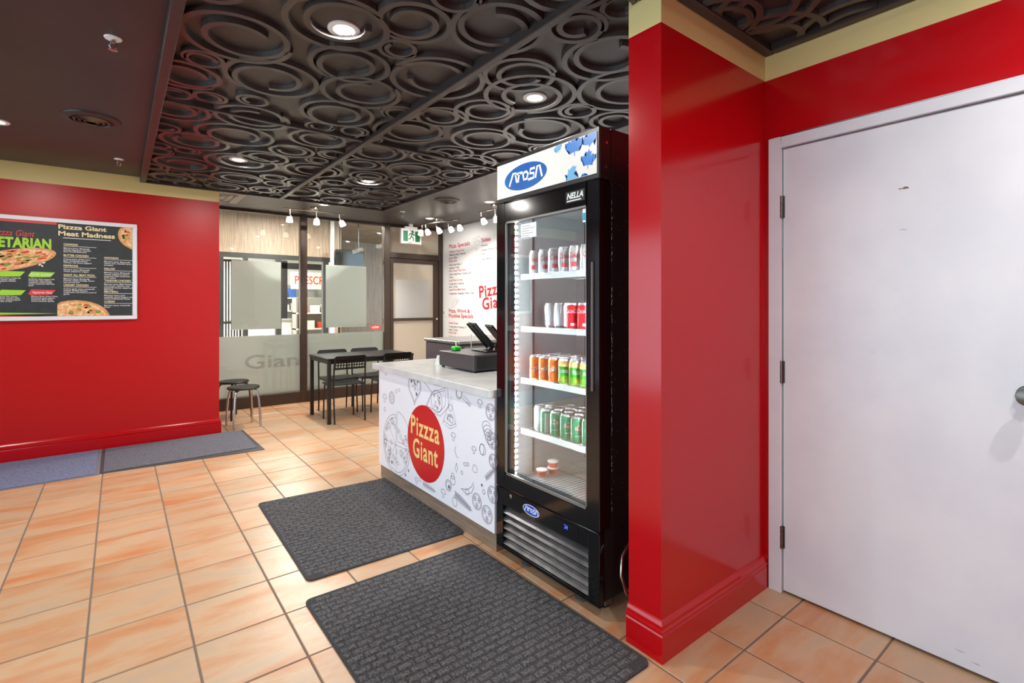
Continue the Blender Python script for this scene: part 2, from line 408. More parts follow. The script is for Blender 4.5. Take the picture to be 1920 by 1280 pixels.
we = struct(MB().box(XL-.1, XL, YB, YM+.15, 2.36, ZC).box(XL-.1, XL, YB, -1.42, 0, 2.36).box(XL-.1, XL, 5.42, YM+.15, 0, 2.36).build('wall_entrance', 'red_paint'))
wall('wall_back', XL-.1, XD+.1, YB-.1, YB)
k = 0
for n, (fixed, a, b) in enumerate([('X', -1.42, .29), ('X', .29, 2.0), ('X', 2.0, 3.71), ('X', 3.71, 5.42)]):
    wn = sempty('window_%d' % (n+3))
    def bx(m, u0, u1, z0, z1, t0, t1):
        return m.box(XL-t1, XL-t0, u0, u1, z0, z1) if fixed == 'X' else m.box(u0, u1, YB-t1, YB-t0, z0, z1)
    m = MB(); bx(m, a, a+.035, 0, 2.36, .02, .08); bx(m, b-.035, b, 0, 2.36, .02, .08); bx(m, a+.035, b-.035, 0, .1, .02, .08); bx(m, a+.035, b-.035, 2.3, 2.36, .02, .08)
    m.build('window_frame', 'bronze', wn); bx(MB(), a+.035, b-.035, .1, 2.3, .045, .051).build('pane', 'clear_glass', wn)

# ---- baseboards
prof = [(0, 0), (.017, 0), (.017, .098), (.014, .104), (.018, .110), (.018, .116), (.012, .122), (.011, .134), (.006, .146), (0, .150)]
struct(MB().sweep(prof, [(XL, YM, 0, -1), (.81, YM, 1, -1), (.81, YM+.15, 1, 0)]).build('baseboard_left', 'red_paint', smooth=False))
struct(MB().sweep(prof, [(1.58, YP+.15, -1, 0), (1.58, YP, -1, -1), (XD, YP, -1, -1), (XD, 1.105, -1, 0)]).build('baseboard_partition', 'red_paint'))
struct(MB().sweep(prof, [(XD, .105, -1, 0), (XD, YB, -1, 0)]).build('baseboard_door', 'red_paint'))

# ---- the white door
door = sempty('door_1', (XD, .605, 0))
D0, D1 = .175, 1.04
rel(MB().box(XD-.012, XD+.09, D1+.004, 1.10, 0, 2.085).box(XD-.012, XD+.09, .11, D0-.004, 0, 2.085).box(XD-.012, XD+.09, D0-.004, D1+.004, 2.034, 2.085), door).build('door_frame', 'white_paint', door, bevel=.002)
rel(MB().box(XD+.002, XD+.044, D0, D1, .012, 2.028), door).build('door_leaf', 'white_paint', door, bevel=.002)
rel(MB().box(XD+.05, XD+.07, D0-.02, D1+.02, 0, 2.05), door).build('gap_shade_sheet', 'shop_dark', door)  # dark sheet behind the leaf, stands in for shade in the gaps
for zc in (onX(1469, 388, XD)[1], onX(1467, 697, XD)[1], onX(1464, 1005, XD)[1]):
    hg = MB()
    for q in range(5):
        c = zc+(q-2)*.0205; hg.lathe([(.0075, c-.0095), (.0075, c+.0095)], (XD-.006, D1+.003, 0), 10)
    hg.box(XD-.001, XD+.003, D1-.008, D1+.012, zc-.05, zc+.05)
    rel(hg, door).build('hinge', 'dark_steel', door, smooth=True)
ky, kz = .250, 1.015
kb = rel(MB().lathe([(.034, .002), (.034, -.004), (.030, -.010), (.014, -.012), (.013, -.030), (.026, -.040), (.030, -.052), (.026, -.064), (.012, -.068)], (XD, ky, kz), 28, 'X'), door).build('door_knob', 'dark_steel', door, smooth=True)
def blot(px, py, w_, h_, seed):
    q = random.Random(seed); y, z = onX(px, py, XD+.002); n = 12
    return [(-y+w_*math.cos(2*PI*i/n)*q.uniform(.55, 1.1), z+h_*math.sin(2*PI*i/n)*q.uniform(.4, 1.1)) for i in range(n)]
fn = planeX(XD+.002, .0006)
rel(MB().poly(blot(1698, 352, .014, .006, 4), fn).poly(blot(1688, 354, .008, .0025, 5), fn), door).build('paint_chip', 'chip_brown', door)
rel(MB().poly(blot(1694, 430, .014, .0022, 6), fn).poly(blot(1640, 660, .004, .002, 7), fn).poly(blot(1800, 1220, .02, .003, 8), fn).poly(blot(1830, 1244, .016, .003, 9), fn), door).build('scuff_mark', 'scuff_grey', door)

# ---- glass storefront to the corridor
MUL = [-.85, .60, 1.965, 3.16, 4.09]; ZK, ZH = .15, 2.50
def mull(x, w_): return MB().box(x-w_/2, x+w_/2, YG-.05, YG+.05, 0, ZC)
for n, (a, b) in enumerate(((.60, 1.965), (1.965, 3.16))):
    wn = sempty('window_%d' % (n+1))
    mull(b, .085).build('mullion', 'bronze', wn, bevel=.003)
    if n == 0: mull(a, .06).build('mullion', 'bronze', wn, bevel=.003)
    MB().box(a+.03, b-.043, YG-.05, YG+.05, 0, ZK).build('sill', 'bronze', wn, bevel=.004)
    MB().box(a+.03, b-.043, YG-.04, YG+.04, ZC-.03, ZC).build('head_rail', 'bronze', wn)
    MB().box(a+.03, b-.043, YG-.004, YG+.004, ZK, ZC-.03).build('pane', 'clear_glass', wn)
    x0 = a+.03; x1 = b-.044
    fl = MB().box(x0, x1, YG+.0045, YG+.006, ZK, .915).build('frosted_film', 'frosted_film', wn)
    if n == 0:
        p = onY(434, 487, YG); q = onY(527, 616, YG)
    else:
        p = onY(611, 496, YG); q = onY(687, 612, YG)
    MB().box(p[0], q[0], YG+.0045, YG+.006, q[1], p[1]).build('frosted_panel', 'frosted_film', wn)
    if n == 0:           # the shop name stands on the outside of the film and shows through, mirrored
        fn = planeY(YG, -.0043+.0012)
        l = onY(478, 682, YG); r_ = onY(557, 682, YG)
        put_text(MB(), 'Giant', planeY(YG, .0006-.0045), l[0]-.12, l[1]-.06, .80, .17, .012).build('film_lettering', 'frosted_mark', wn)
MB().box(-.85, .57, YG-.05, YG+.05, 0, ZC).build('wall_front', 'wall_white'); struct(bpy.data.objects['wall_front'])
d1 = sempty('door_2')
mull(MUL[4]-.01, .06).build('jamb', 'bronze', d1, bevel=.003)
MB().box(3.203, 4.05, YG-.05, YG+.05, 2.02, 2.10).build('transom_bar', 'bronze', d1, bevel=.003)
MB().box(3.203, 4.05, YG-.04, YG+.04, ZC-.03, ZC).build('head_rail', 'bronze', d1)
MB().box(3.203, 4.05, YG-.006, YG+.004, 2.10, ZC-.03).build('transom_pane', 'papered_glass', d1)
lf = MB().box(3.21, 3.265, YG-.03, YG+.02, .01, 2.015).box(3.955, 4.045, YG-.03, YG+.02, .01, 2.015).box(3.265, 3.955, YG-.03, YG+.02, 1.95, 2.015).box(3.265, 3.955, YG-.03, YG+.02, .01, .2).build('door_leaf', 'bronze', d1, bevel=.003)
MB().box(3.265, 3.955, YG-.006, YG+.004, .2, 1.95).build('pane', 'papered_glass', d1)
MB().box(3.265, 3.955, YG-.035, YG-.02, 1.065, 1.105).build('push_bar', 'bronze', d1, bevel=.003)
a = onY(741, 524, YG); b = onY(806, 595, YG)
MB().box(a[0], b[0], YG-.009, YG-.0065, b[1], a[1]).build('frosted_panel', 'frosted_film', d1)
MB().lathe([(.018, 0), (.018, -.02), (.008, -.022)], (4.0, YG-.03, 1.085), 16, 'Y').build('lock_cylinder', 'steel', d1, smooth=True)

# ================================================================== BEYOND THE GLASS
YS = 9.6
struct(MB().box(-5, 11, YG+.05, 17, -.12, 0).build('floor_corridor', 'corridor_floor'))
cc = struct(MB().box(-5, 11, YG+.05, 17, 2.9, 3.0).build('ceiling_corridor', 'shop_dark'))
for i in range(24):
    y = 7.35+i*.235
    if y < 9.4: MB().box(-5, 11, y, y+.17, 2.86, 2.9).build('slat', 'slat_wood', cc)
    else: MB().box(3.4, 11, y, y+.17, 2.86, 2.9).build('slat', 'slat_wood', cc)
struct(MB().box(-5.1, -5, YG+.05, 17, 0, 2.9).build('wall_corridor_left', 'shop_white'))
struct(MB().box(11, 11.1, YG+.05, 17, 0, 2.9).build('wall_corridor_right', 'shop_white'))
struct(MB().box(-5, 11, 17, 17.1, 0, 2.9).build('wall_corridor_far', 'shop_white'))
struct(MB().box(-5, 11, YG+.051, YG+.10, 2.53, 2.9).build('wall_bulkhead', 'shop_white'))
# curved wood fascia over the shop front
fs = struct(MB().box(-5, 3.36, YS, YS+.12, 2.20, 2.9).build('wall_fascia', 'wood_fascia'))
m = MB(); n = 14; vs = []; fc = []
for i in range(n+1):
    g = PI/2*i/n; x = 3.36+1.5*(1-math.cos(g)); y = YS+2.6*math.sin(g)
    for z in (0, 2.9): vs.append((x, y, z))
    for z in (0, 2.9): vs.append((x-.04, y+.06, z))
for i in range(n):
    q = 4*i; fc += [(q, q+4, q+5, q+1), (q+2, q+3, q+7, q+6), (q+1, q+5, q+7, q+3), (q, q+2, q+6, q+4)]
struct(m.add(vs, fc).build('wall_curved', 'wood_fascia', smooth=True))
struct(MB().box(4.86, 11, YS+2.6, YS+2.7, 0, 2.9).build('wall_corridor_end', 'wood_fascia'))
sf = sempty('window_10')
def fx(px): return onY(px, 570, YS)[0]
for px, w_ in ((414, .08), (461, .07), (523, .09), (611, .10)):
    MB().box(fx(px)-w_/2, fx(px)+w_/2, YS, YS+.1, 0, 2.2).build('shop_mullion', 'shop_dark', sf)
MB().box(fx(408), 3.30, YS+.001, YS+.099, 2.12, 2.2).build('shop_head', 'shop_dark', sf)
MB().box(fx(622)-.03, fx(622)+.04, YS-.03, YS+.05, 0, 2.9).build('white_post', 'shop_white', sf)
MB().box(4.80, 4.86, 12.3, 15.6, 0, 2.9).build('shop_side', 'shop_white', sf)
struct(MB().box(-3, 4.86, 15.6, 15.7, 0, 2.9).build('wall_shop', 'shop_white'))
# strip lights of the shop across the corridor
for i, (x, y) in enumerate([(x, y) for y in (10.6, 12.2, 13.8) for x in (-.8, .9, 2.6)]):
    f = thing('strip_light', 'long fluorescent strip light on the ceiling of the shop across the corridor', 'light', (x, y, 2.9), group='strip lights in the shop beyond the glass')
    MB().box(-.8, .8, -.14, .14, -.05, 0).build('housing', 'shop_white', f); MB().box(-.78, .78, -.12, .12, -.058, -.051).build('diffuser', 'shop_light', f)
    l = bpy.data.lights.new('strip_lamp', 'AREA'); l.shape = 'RECTANGLE'; l.size = 1.5; l.size_y = .22; l.energy = 75; l.color = (1, .97, .92); o = bpy.data.objects.new('strip_lamp', l); C.objects.link(o); o.parent = f; o.location = (0, 0, -.07)
for x in (.2, 2.2, 4.2):
    f = thing('corridor_downlight', 'round recessed light in the slatted ceiling of the corridor', 'light', (x, 8.4, 2.86), group='recessed lights in the corridor ceiling')
    MB().lathe([(.09, 0), (.09, -.008), (.07, -.008), (.07, 0)], n=20).build('trim_ring', 'white_plastic', f, smooth=True); MB().lathe([(.068, -.001), (.068, -.004)], n=20).build('lens', 'lens_glow', f)
    l = bpy.data.lights.new('corridor_lamp', 'AREA'); l.shape = 'DISK'; l.size = .13; l.energy = 130; l.color = (1, .95, .88); o = bpy.data.objects.new('corridor_lamp', l); C.objects.link(o); o.parent = f; o.location = (0, 0, -.012)
# sign
s0 = onY(545, 540, 13.4); s1 = onY(660, 515, 13.4)
sg = thing('shop_sign', 'white sign board with orange-red capital letters above the shelves of the shop', 'sign', (s0[0], 13.4, s0[1]))
rel(MB().box(s0[0], s1[0], 13.35, 13.4, s0[1]-.02, s1[1]+.02), sg).build('board', 'shop_white', sg)
t0 = onY(553, 532, 13.35); t1 = onY(609, 532, 13.35)
rel(put_text(MB(), 'PRESCRIPTIONS', planeY(13.35, .003), t0[0], t0[1], (t1[0]-t0[0])*2.04, .2, .012), sg).build('lettering', 'orange_red', sg)
rel(MB().box(s0[0]-.3, s0[0]-.1, 13.3, 13.4, 0, 2.4).box(s0[0]-.3, s1[0], 13.3, 13.4, 2.2, 2.35), sg).build('portal_frame', 'shop_dark', sg)
# shelves and stock of the shop
def shop_shelf(x0, x1, y0, y1, zs, label, name='shop_shelf'):
    t = thing(name, label, 'shelf', ((x0+x1)/2, (y0+y1)/2, 0))
    rel(MB().box(x0, x1, y1-.03, y1, 0, zs[-1]+.35), t).build('back_panel', 'shop_grey', t)
    for z in zs: rel(MB().box(x0, x1, y0, y1-.03, z-.03, z), t).build('shelf_board', 'shop_white', t)
    for x in (x0, x1-.03): rel(MB().box(x, x+.03, y0+.02, y1, 0, zs[-1]+.35), t).build('upright', 'shop_grey', t)
    return t
xa = onY(547, 570, 12.6)[0]; xb = onY(609, 570, 12.6)[0]
shop_shelf(xa, xb, 12.2, 12.6, (.3, .75, 1.12), 'grey display shelf standing in front of the shop counter below the sign')
shop_shelf(xa-.1, xb+.5, 14.3, 14.7, (.5, 1.15, 1.5), 'tall stocked shelf on the back wall under the white sign')
q = random.Random(5)
for z, y, lo, hi, hh in ((1.12, 12.33, xa+.1, xb-.1, .2), (.75, 12.33, xa+.1, xb-.1, .22), (1.5, 14.42, xa, xb+.3, .26), (1.15, 14.42, xa, xb+.3, .24)):
    x = lo
    while x < hi:
        w_ = q.uniform(.1, .22); h_ = hh*q.uniform(.6, 1)
        mname = q.choice(['shop_white', 'prod_blue', 'prod_yellow', 'prod_green', 'shop_white', 'shop_grey', 'orange_red'])
        col = {'shop_white': 'white', 'prod_blue': 'blue', 'prod_yellow': 'yellow', 'prod_green': 'green', 'shop_grey': 'grey', 'orange_red': 'orange'}[mname]
        where = 'the display shelf in front of the shop counter' if y < 13 else 'the back-wall shelf under the white sign'
        o = MB().box(x, x+w_, y-.06, y+.06, z+.0005, z+h_).build('product_box', mname, None, bevel=.006)
        shift(o, (x+w_/2, y, z)); tag(o, '%s carton on the %s board of %s' % (col, 'upper' if z in (1.12, 1.5) else 'lower', where), 'box', 'cartons on the shop shelves')
        x += w_+q.uniform(.03, .1)
ct = thing('shop_counter', 'white service counter of the shop seen through the glass', 'counter', (2.9, 13.0, 0))
MB().box(-.9, .95, -.25, .25, 0, .92).build('counter_body', 'shop_white', ct); MB().box(-.95, 1, -.3, .3, .92, .96).build('counter_top', 'shop_grey', ct, bevel=.004)
# folding gate
g0, g1 = fx(418), fx(456)
gt = thing('security_gate', 'folding gate of thin dark bars at the shop front across the corridor', 'gate', (g0, YS+.3, 0))
for i in range(8):
    x = g0+(g1-g0)*i/7; rel(MB().box(x-.011, x+.011, YS+.29, YS+.31, .0, 2.1), gt).build('bar', 'shop_dark', gt)
for z in (.1, 1.0, 2.08): rel(MB().box(g0-.02, g1+.02, YS+.285, YS+.315, z-.02, z+.02), gt).build('rail', 'shop_dark', gt)
# red stacked crates seen below the film
for i, px in enumerate((470, 492)):
    x = fx(px); c = thing('basket_stand', 'red wire basket stand on the shop floor behind the gate' if i == 0 else 'red wire basket stand on the shop floor beside the shop door frame', 'basket', (x, YS+.8+.4*i, 0))
    for z in (.3, .6, .9): MB().box(-.1, .1, -.12, .12, z, z+.02).box(-.1, -.09, -.12, .12, z, z+.1).box(.09, .1, -.12, .12, z, z+.1).box(-.1, .1, -.12, -.11, z+.06, z+.1).build('basket', 'menu_red', c)
    MB().box(-.012, .012, .1, .124, 0, 1.05).build('post', 'shop_dark', c)
# black hanging sign over the corridor turn
hs = onY(627, 499, 9.45); he = onY(681, 471, 9.45)
hd_ = thing('hanging_display', 'dark hanging display panel in the corridor beyond the glass', 'display', ((hs[0]+he[0])/2, 9.44, hs[1]))
rel(MB().box(hs[0], he[0], 9.40, 9.48, hs[1], he[1]), hd_).build('screen_case', 'screen_black', hd_, bevel=.01)
for x in (hs[0]+.1, he[0]-.1): rel(MB().box(x-.008, x+.008, 9.432, 9.448, he[1], 2.9), hd_).build('hanger_rod', 'shop_dark', hd_)
# red sticker on the glass
st = thing('glass_sticker', 'small red oval sticker on the glass beside the door frame', 'sticker', (onY(704, 613, YG)[0], YG-.005, onY(704, 613, YG)[1]))
MB().poly(arc(0, 0, .088, .036)[:-1], lambda u, v: (u, -.0006, v)).build('oval', 'menu_red', st)
MB().ribbon([(-.06, -.002), (-.04, .004), (-.05, -.010), (.05, -.008)], .008, lambda u, v: (u, -.0014, v)).ribbon([(-.03, .010), (.05, .008)], .008, lambda u, v: (u, -.0014, v)).build('printed_stroke', 'menu_white', st)

# ================================================================== CEILING FITTINGS
def downlight(x, y, z, label, group=None, energy=DOWN):
    f = thing('recessed_downlight', label, 'light', (x, y, z), group=group)
    MB().lathe([(.068, .001), (.068, -.005), (.062, -.008), (.046, -.006), (.042, .0005)], n=28).build('trim_ring', 'white_plastic', f, smooth=True)
    MB().lathe([(.040, -.0005), (.040, -.004), (.030, -.009), (.010, -.011)], n=24).build('lens', 'lens_glow', f, smooth=True)
    l = bpy.data.lights.new('downlight_lamp', 'AREA'); l.shape = 'DISK'; l.size = .05; l.energy = energy; l.color = (1, .95, .89)
    o = bpy.data.objects.new('downlight_lamp', l); C.objects.link(o); o.parent = f; o.location = (0, 0, -.014)
ZF = ZC-.011
for px, py, wh in ((645, 57, 'above the open tiled floor'), (1003, 184, 'nearest the drinks fridge'), (447, 300, 'nearest the red menu wall'), (690, 340, 'nearest the three-head spot bar')):
    x, y = onZ(px, py, ZF-.005); downlight(x, y, ZF, 'round downlight inside a carved ceiling swirl '+wh, 'downlights in the carved ceiling')
for x, y in ((.77, -.25), (1.86, -.25)):  # unseen pair, added to light the door and pillar evenly
    downlight(x, y, ZF, 'added unseen downlight inside a carved ceiling swirl above the front of the white door', 'downlights in the carved ceiling')
x, y = onZ(0, 228, ZC); downlight(x-.02, y, ZC, 'round downlight in the flat dark ceiling beside the round air vent')
for yy in (.6, 2.6): downlight(-1.2, yy, ZC, 'added unseen downlight in the flat dark ceiling over the entrance', 'added downlights over the entrance')  # out of view, added to even out the room light
x, y = onZ(608, 383, ZC); downlight(x, y, ZC, 'small round downlight in the flat ceiling behind the three-head spot bar', energy=34)
x, y = onZ(918, 378, ZC); downlight(x, y, ZC, 'round downlight in the flat ceiling above the mural wall')
x, y = onZ(806, 409, ZC); downlight(x, y, ZC, 'round downlight in the flat ceiling behind the five-head spot bar')
downlight(3.3, 3.4, ZC, 'round downlight in the kitchen ceiling behind the fridge')
def vent(px, py, label):
    x, y = onZ(px, py, ZC-.01); f = thing('round_air_vent', label, 'air vent', (x, y, ZC))
    MB().lathe([(.15, 0), (.148, -.008), (.112, -.018), (.108, -.004)], n=36).build('vent_collar', 'ceiling_black', f, smooth=True)
    for i, r in enumerate((.096, .070, .044)): MB().lathe([(r, -.003), (r, -.016-.004*i), (r-.013, -.024-.004*i), (r-.016, -.022-.004*i), (r-.006, -.005)], n=32).build('vent_cone', 'dark_steel' if px < 400 else 'ceiling_black', f, smooth=True)
vent(172, 225, 'round ring air vent in the dark ceiling above the red menu wall')
vent(838, 377, 'round ring air vent in the flat ceiling above the counter')
def sprinkler(px, py, label):
    x, y = onZ(px, py, ZC-.03); f = thing('fire_sprinkler', label, 'sprinkler', (x, y, ZC))
    MB().lathe([(.034, 0), (.032, -.004), (.012, -.007)], n=20).build('escutcheon', 'white_plastic', f, smooth=True)
    MB().lathe([(.010, -.007), (.010, -.02)], n=12).tube([(-.010, 0, -.02), (-.014, 0, -.035), (-.003, 0, -.05)], .0028, 6).tube([(.010, 0, -.02), (.014, 0, -.035), (.003, 0, -.05)], .0028, 6).build('sprinkler_frame', 'steel', f, smooth=True)
    MB().lathe([(.004, -.048), (.018, -.052), (.018, -.054), (.003, -.055)], n=14).build('deflector', 'steel', f, smooth=True)
sprinkler(212, 84, 'sprinkler head in the flat dark ceiling nearest the entrance')
sprinkler(223, 305, 'sprinkler head in the flat dark ceiling close to the tan band of the menu wall')
sprinkler(755, 401, 'sprinkler head in the flat ceiling in front of the exit sign')
dv = thing('square_diffuser', 'square grey air diffuser in the ceiling beside the end of the red wall', 'air vent', (.80, 6.42, ZC))
MB().box(-.30, .30, -.30, .30, -.008, 0).build('diffuser_plate', 'shop_grey', dv, bevel=.003)
for i in range(1, 4):
    s_ = .30-.07*i; MB().box(-s_, s_, -s_, -s_+.02, -.016, -.008).box(-s_, s_, s_-.02, s_, -.016, -.008).box(-s_, -s_+.02, -s_+.02, s_-.02, -.016, -.008).box(s_-.02, s_, -s_+.02, s_-.02, -.016, -.008).build('diffuser_ring', 'shop_grey', dv)
def spot_bar(a, b, heads, label, aims, cpos=.5, sp_e=9):
    """bar between two floor-plan points hanging 5 cm below the ceiling, heads at fractions along it"""
    A = Vector((a[0], a[1], 0)); B = Vector((b[0], b[1], 0)); M = A.lerp(B, cpos); u = (B-A).normalized()
    f = thing('spot_bar', label, 'track light', (M.x, M.y, ZC))
    MB().lathe([(.05, 0), (.05, -.028), (.046, -.032), (.01, -.034)], n=24).build('canopy', 'nickel', f, smooth=True)
    la = A-M; lb = B-M; z = -.055
    MB().tube([(0, 0, -.03), (0, 0, z)], .007, 8).build('stem', 'nickel', f, smooth=True)
    MB().tube([(la.x, la.y, z), (lb.x, lb.y, z)], .0085, 8).build('bar', 'nickel', f, smooth=True)
    for h_, (ax, ay) in zip(heads, aims):
        p = la.lerp(lb, h_); dvec = Vector((ax, ay, -1)).normalized()
        j = Vector((p.x, p.y, z-.045)); hd = MB().tube([(p.x, p.y, z), j, j+dvec*.03], .006, 8)
        e = j+dvec*.02
        hd.tube([e, e+dvec*.012, e+dvec*.03], [.012, .022, .025], 14)
        ho = hd.build('spot_head', 'nickel', f, smooth=True)
        MB().tube([e+dvec*.028, e+dvec*.055, e+dvec*.095, e+dvec*.099], [.026, .034, .038, .030], 16).build('glass_shade', 'shade_glow', ho, smooth=True)
        l = bpy.data.lights.new('spot_lamp', 'SPOT'); l.energy = sp_e; l.spot_size = 2.2; l.spot_blend = .8; l.shadow_soft_size = .03; l.color = (1, .93, .84)
        o = bpy.data.objects.new('spot_lamp', l); C.objects.link(o); o.parent = f; o.location = e+dvec*.12; o.rotation_euler = dvec.to_track_quat('-Z', 'Y').to_euler()
zb = ZC-.055
spot_bar(onZ(531, 390, zb), onZ(645, 402, zb), (.10, .53, .92), 'three-head spot bar with frosted shades in front of the glass storefront', ((0, .1), (0, -.05), (.45, -.1)), sp_e=26)
spot_bar(onZ(789, 421, zb), onZ(862, 411, zb), (.03, .13, .42, .72, .96), 'five-head spot bar with frosted shades near the mural wall', ((-.25, -.1), (.2, -.5), (.35, -.4), (.35, -.4), (0, -.6)))
spot_bar(onZ(897, 398, zb), onZ(962, 384, zb), (.08, .5, .9), 'spot bar with frosted shades partly hidden behind the tall fridge', ((.3, -.4), (.3, .1), (.4, .1)))
# exit sign
e0 = onY(751, 456, 6.85); e1 = onY(789, 431, 6.85)
ex = thing('exit_sign', 'green and white running-man exit sign hanging in front of the door transom', 'sign', ((e0[0]+e1[0])/2, 6.85, e0[1]))
W2 = (e1[0]-e0[0])/2; HH = e1[1]-e0[1]
MB().box(-W2, W2, -.025, .025, 0, HH).build('housing', 'white_plastic', ex, bevel=.006)
MB().box(-.10, .10, -.02, .02, HH, HH+.03).box(-.03, .03, -.015, .015, HH+.03, ZC-e0[1]).build('bracket', 'white_plastic', ex)
fn = lambda u, v: (u, -.0262, v); cyy = HH/2
MB().poly([(-W2+.03, .035), (-.06, .035), (-.06, HH-.035), (-W2+.03, HH-.035)], fn).build('green_field', 'exit_green', ex); MB().poly([(.06, .035), (W2-.03, .035), (W2-.03, HH-.035), (.06, HH-.035)], fn).build('green_field', 'exit_green', ex)
MB().poly([(-.06, .035), (.06, .035), (.06, HH-.035), (-.06, HH-.035)], fn).build('doorway', 'exit_white', ex)
fn = lambda u, v: (u, -.0272, v)
K_ = 1.25
fn = lambda u, v: (u*K_, -.0272, cyy+(v-cyy)*K_)
man = MB().poly(arc(.014, cyy+.055, .014, n=12)[:-1], fn)
for pts in ([(.008, cyy+.036), (-.004, cyy-.004)], [(.008, cyy+.032), (.034, cyy+.012), (.044, cyy+.022)], [(.006, cyy+.034), (-.024, cyy+.026), (-.034, cyy+.004)], [(-.002, cyy), (.024, cyy-.018), (.022, cyy-.052)], [(-.004, cyy), (-.020, cyy-.03), (-.046, cyy-.034)]): man.ribbon(pts, .013, fn)
man.build('running_figure', 'exit_green', ex)

# ================================================================== MENU BOARD ON THE RED WALL
YW = YM-.022
bw0 = -1.80; bx1, bz1 = onY(257, 421, YW); _, bz0 = onY(262, 598, YW)
mb_ = thing('menu_board', 'wide framed pizza menu board with white frame hanging on the red wall', 'menu board', ((bw0+bx1)/2, YM, bz0))
fr = .035
rel(MB().box(bw0, bx1, YM-.03, YM, bz0, bz0+fr).box(bw0, bx1, YM-.03, YM, bz1-fr, bz1).box(bw0, bw0+fr, YM-.03, YM, bz0+fr, bz1-fr).box(bx1-fr, bx1, YM-.03, YM, bz0+fr, bz1-fr), mb_).build('frame', 'aluminium_white', mb_, bevel=.004)
sp = onY(107, 570, YW)[0]
rel(MB().box(bw0+fr, sp, YM-.02, YM-.002, bz0+fr, bz1-fr), mb_).build('vegetarian_panel', 'chalkboard', mb_)
rel(MB().box(sp, bx1-fr, YM-.022, YM-.002, bz0+fr, bz1-fr), mb_).build('meat_panel', 'chalkboard', mb_)
def zw(zx, zy): return onY(zx/4.571, 380+zy/4.571, YW)       # point of the board from the enlarged view of it
PF = planeY(YW, .0012)
T = {k: MB() for k in ('menu_gold', 'menu_green', 'menu_white', 'menu_red')}
def mtxt(k, s, x0, y0, x1, cap, bold=0, shear=0):
    a = zw(x0, y0); b = zw(x1, y0); put_text(T[k], s, PF, a[0], a[1], b[0]-a[0], cap/4.571*4.6/F, bold, shear)
mtxt('menu_gold', 'Pizzza Giant', 500, 220, 913, 34, .03); mtxt('menu_gold', 'Meat Madness', 500, 278, 985, 36, .03)
def mline(x0, y0, x1, k='menu_white', w_=.005):
    a = zw(x0, y0); b = zw(x1, y0); T[k].ribbon([a, (b[0], a[1])], w_, PF)
mline(540, 300, 950)
for x0, x1, rows in ((545, 826, [(362, 'CANADIAN', ['Marinara Sauce, Mozzarella', 'Cheese, Pepperoni, Canadian', 'Bacon & Fresh Mushrooms']), (456, 'BUTTER CHICKEN', ['Creamy butter chicken sauce', 'base, mozzarella cheese,', 'Chicken, red onions, peppers']), (546, 'PEPPRONI', ['Marinara sauce, Mozzarella', 'cheese, pepperoni oregano']), (625, 'GIANT ALL MEAT PIZZA', ['Marinara sauce, Mozzarella', 'Cheese, Italian sausage, bacon,', 'ham, ground beef']), (712, 'CREAMY CHICKEN', ['Creamy garlic sauce, mozzarella', 'cheese, Grilled chicken,', 'mushrooms, red onions, a touch of', 'garlic'])]),
                     (893, 1142, [(478, 'HAWAIIAN', ['Marinara sauce, Mozzarella', 'cheese, ham, Canadian bacon', 'pineapple']), (572, 'DELUXE', ['Marinara sauce, Mozzarella', 'cheese, pepperoni, bacon,', 'pepperoni, fresh mushroom,', 'green pepper']), (672, 'TANDORI CHICKEN', ['Marinara sauce, BBQ Chicken,', 'red onions, cilantro, and', 'mozzarella cheese, topped with', 'BBQ sauce']), (768, 'MEATBALL', ['Marinara sauce, Juicy', 'meatballs, Green Peppers, Red', 'Onions & Mozzarella Cheese']), (854, 'CHEESE', ['Marinara sauce, mozzarella', 'Cheese'])])):
    for y, head, body in rows:
        mtxt('menu_gold', head, x0, y, x0+min(270, 15.2*len(head)), 15, .02); mline(x0, y+8, x1, w_=.003)
        for i, t in enumerate(body): mtxt('menu_white', t, x0, y+30+15*i, x0+min(x1-x0, 8.6*len(t)), 10, .012)
a = zw(-250, 360); b = zw(440, 362)
put_text(T['menu_green'], 'VEGETARIAN', PF, a[0], a[1], b[0]-a[0], .078, .045)
mtxt('menu_red', 'Pizzza Giant', -80, 270, 300, 46, .004, .35)
for k, s_, x0, x1, y in (('menu_green', 'Mediterranean', -20, 215, 605), ('menu_green', 'Garlic Lovers', 240, 472, 612), ('menu_green', 'Mushroom', -20, 222, 768), ('menu_red', 'Vegetarian Giant', 240, 480, 766)):
    a = zw(x0, y); b = zw(x1, y); hh = .026
    T[k].poly([(a[0], a[1]-hh*.6), (a[0]+.02, a[1]-hh), (b[0]-.03, a[1]-hh*.8), (b[0], a[1]+hh*.8), (a[0]+.02, a[1]+hh*.9)], PF)
tw = MB()
for s_, x0, x1, y in (('Garlic Lovers', 258, 445, 620), ('Vegetarian Giant', 278, 450, 776)):
    a = zw(x0, y); b = zw(x1, y); put_text(tw, s_, planeY(YW, .002), a[0], a[1], b[0]-a[0], .018, .004, .3)
rel(tw, mb_).build('brush_lettering', 'menu_white', mb_)['kind'] = 'stuff'
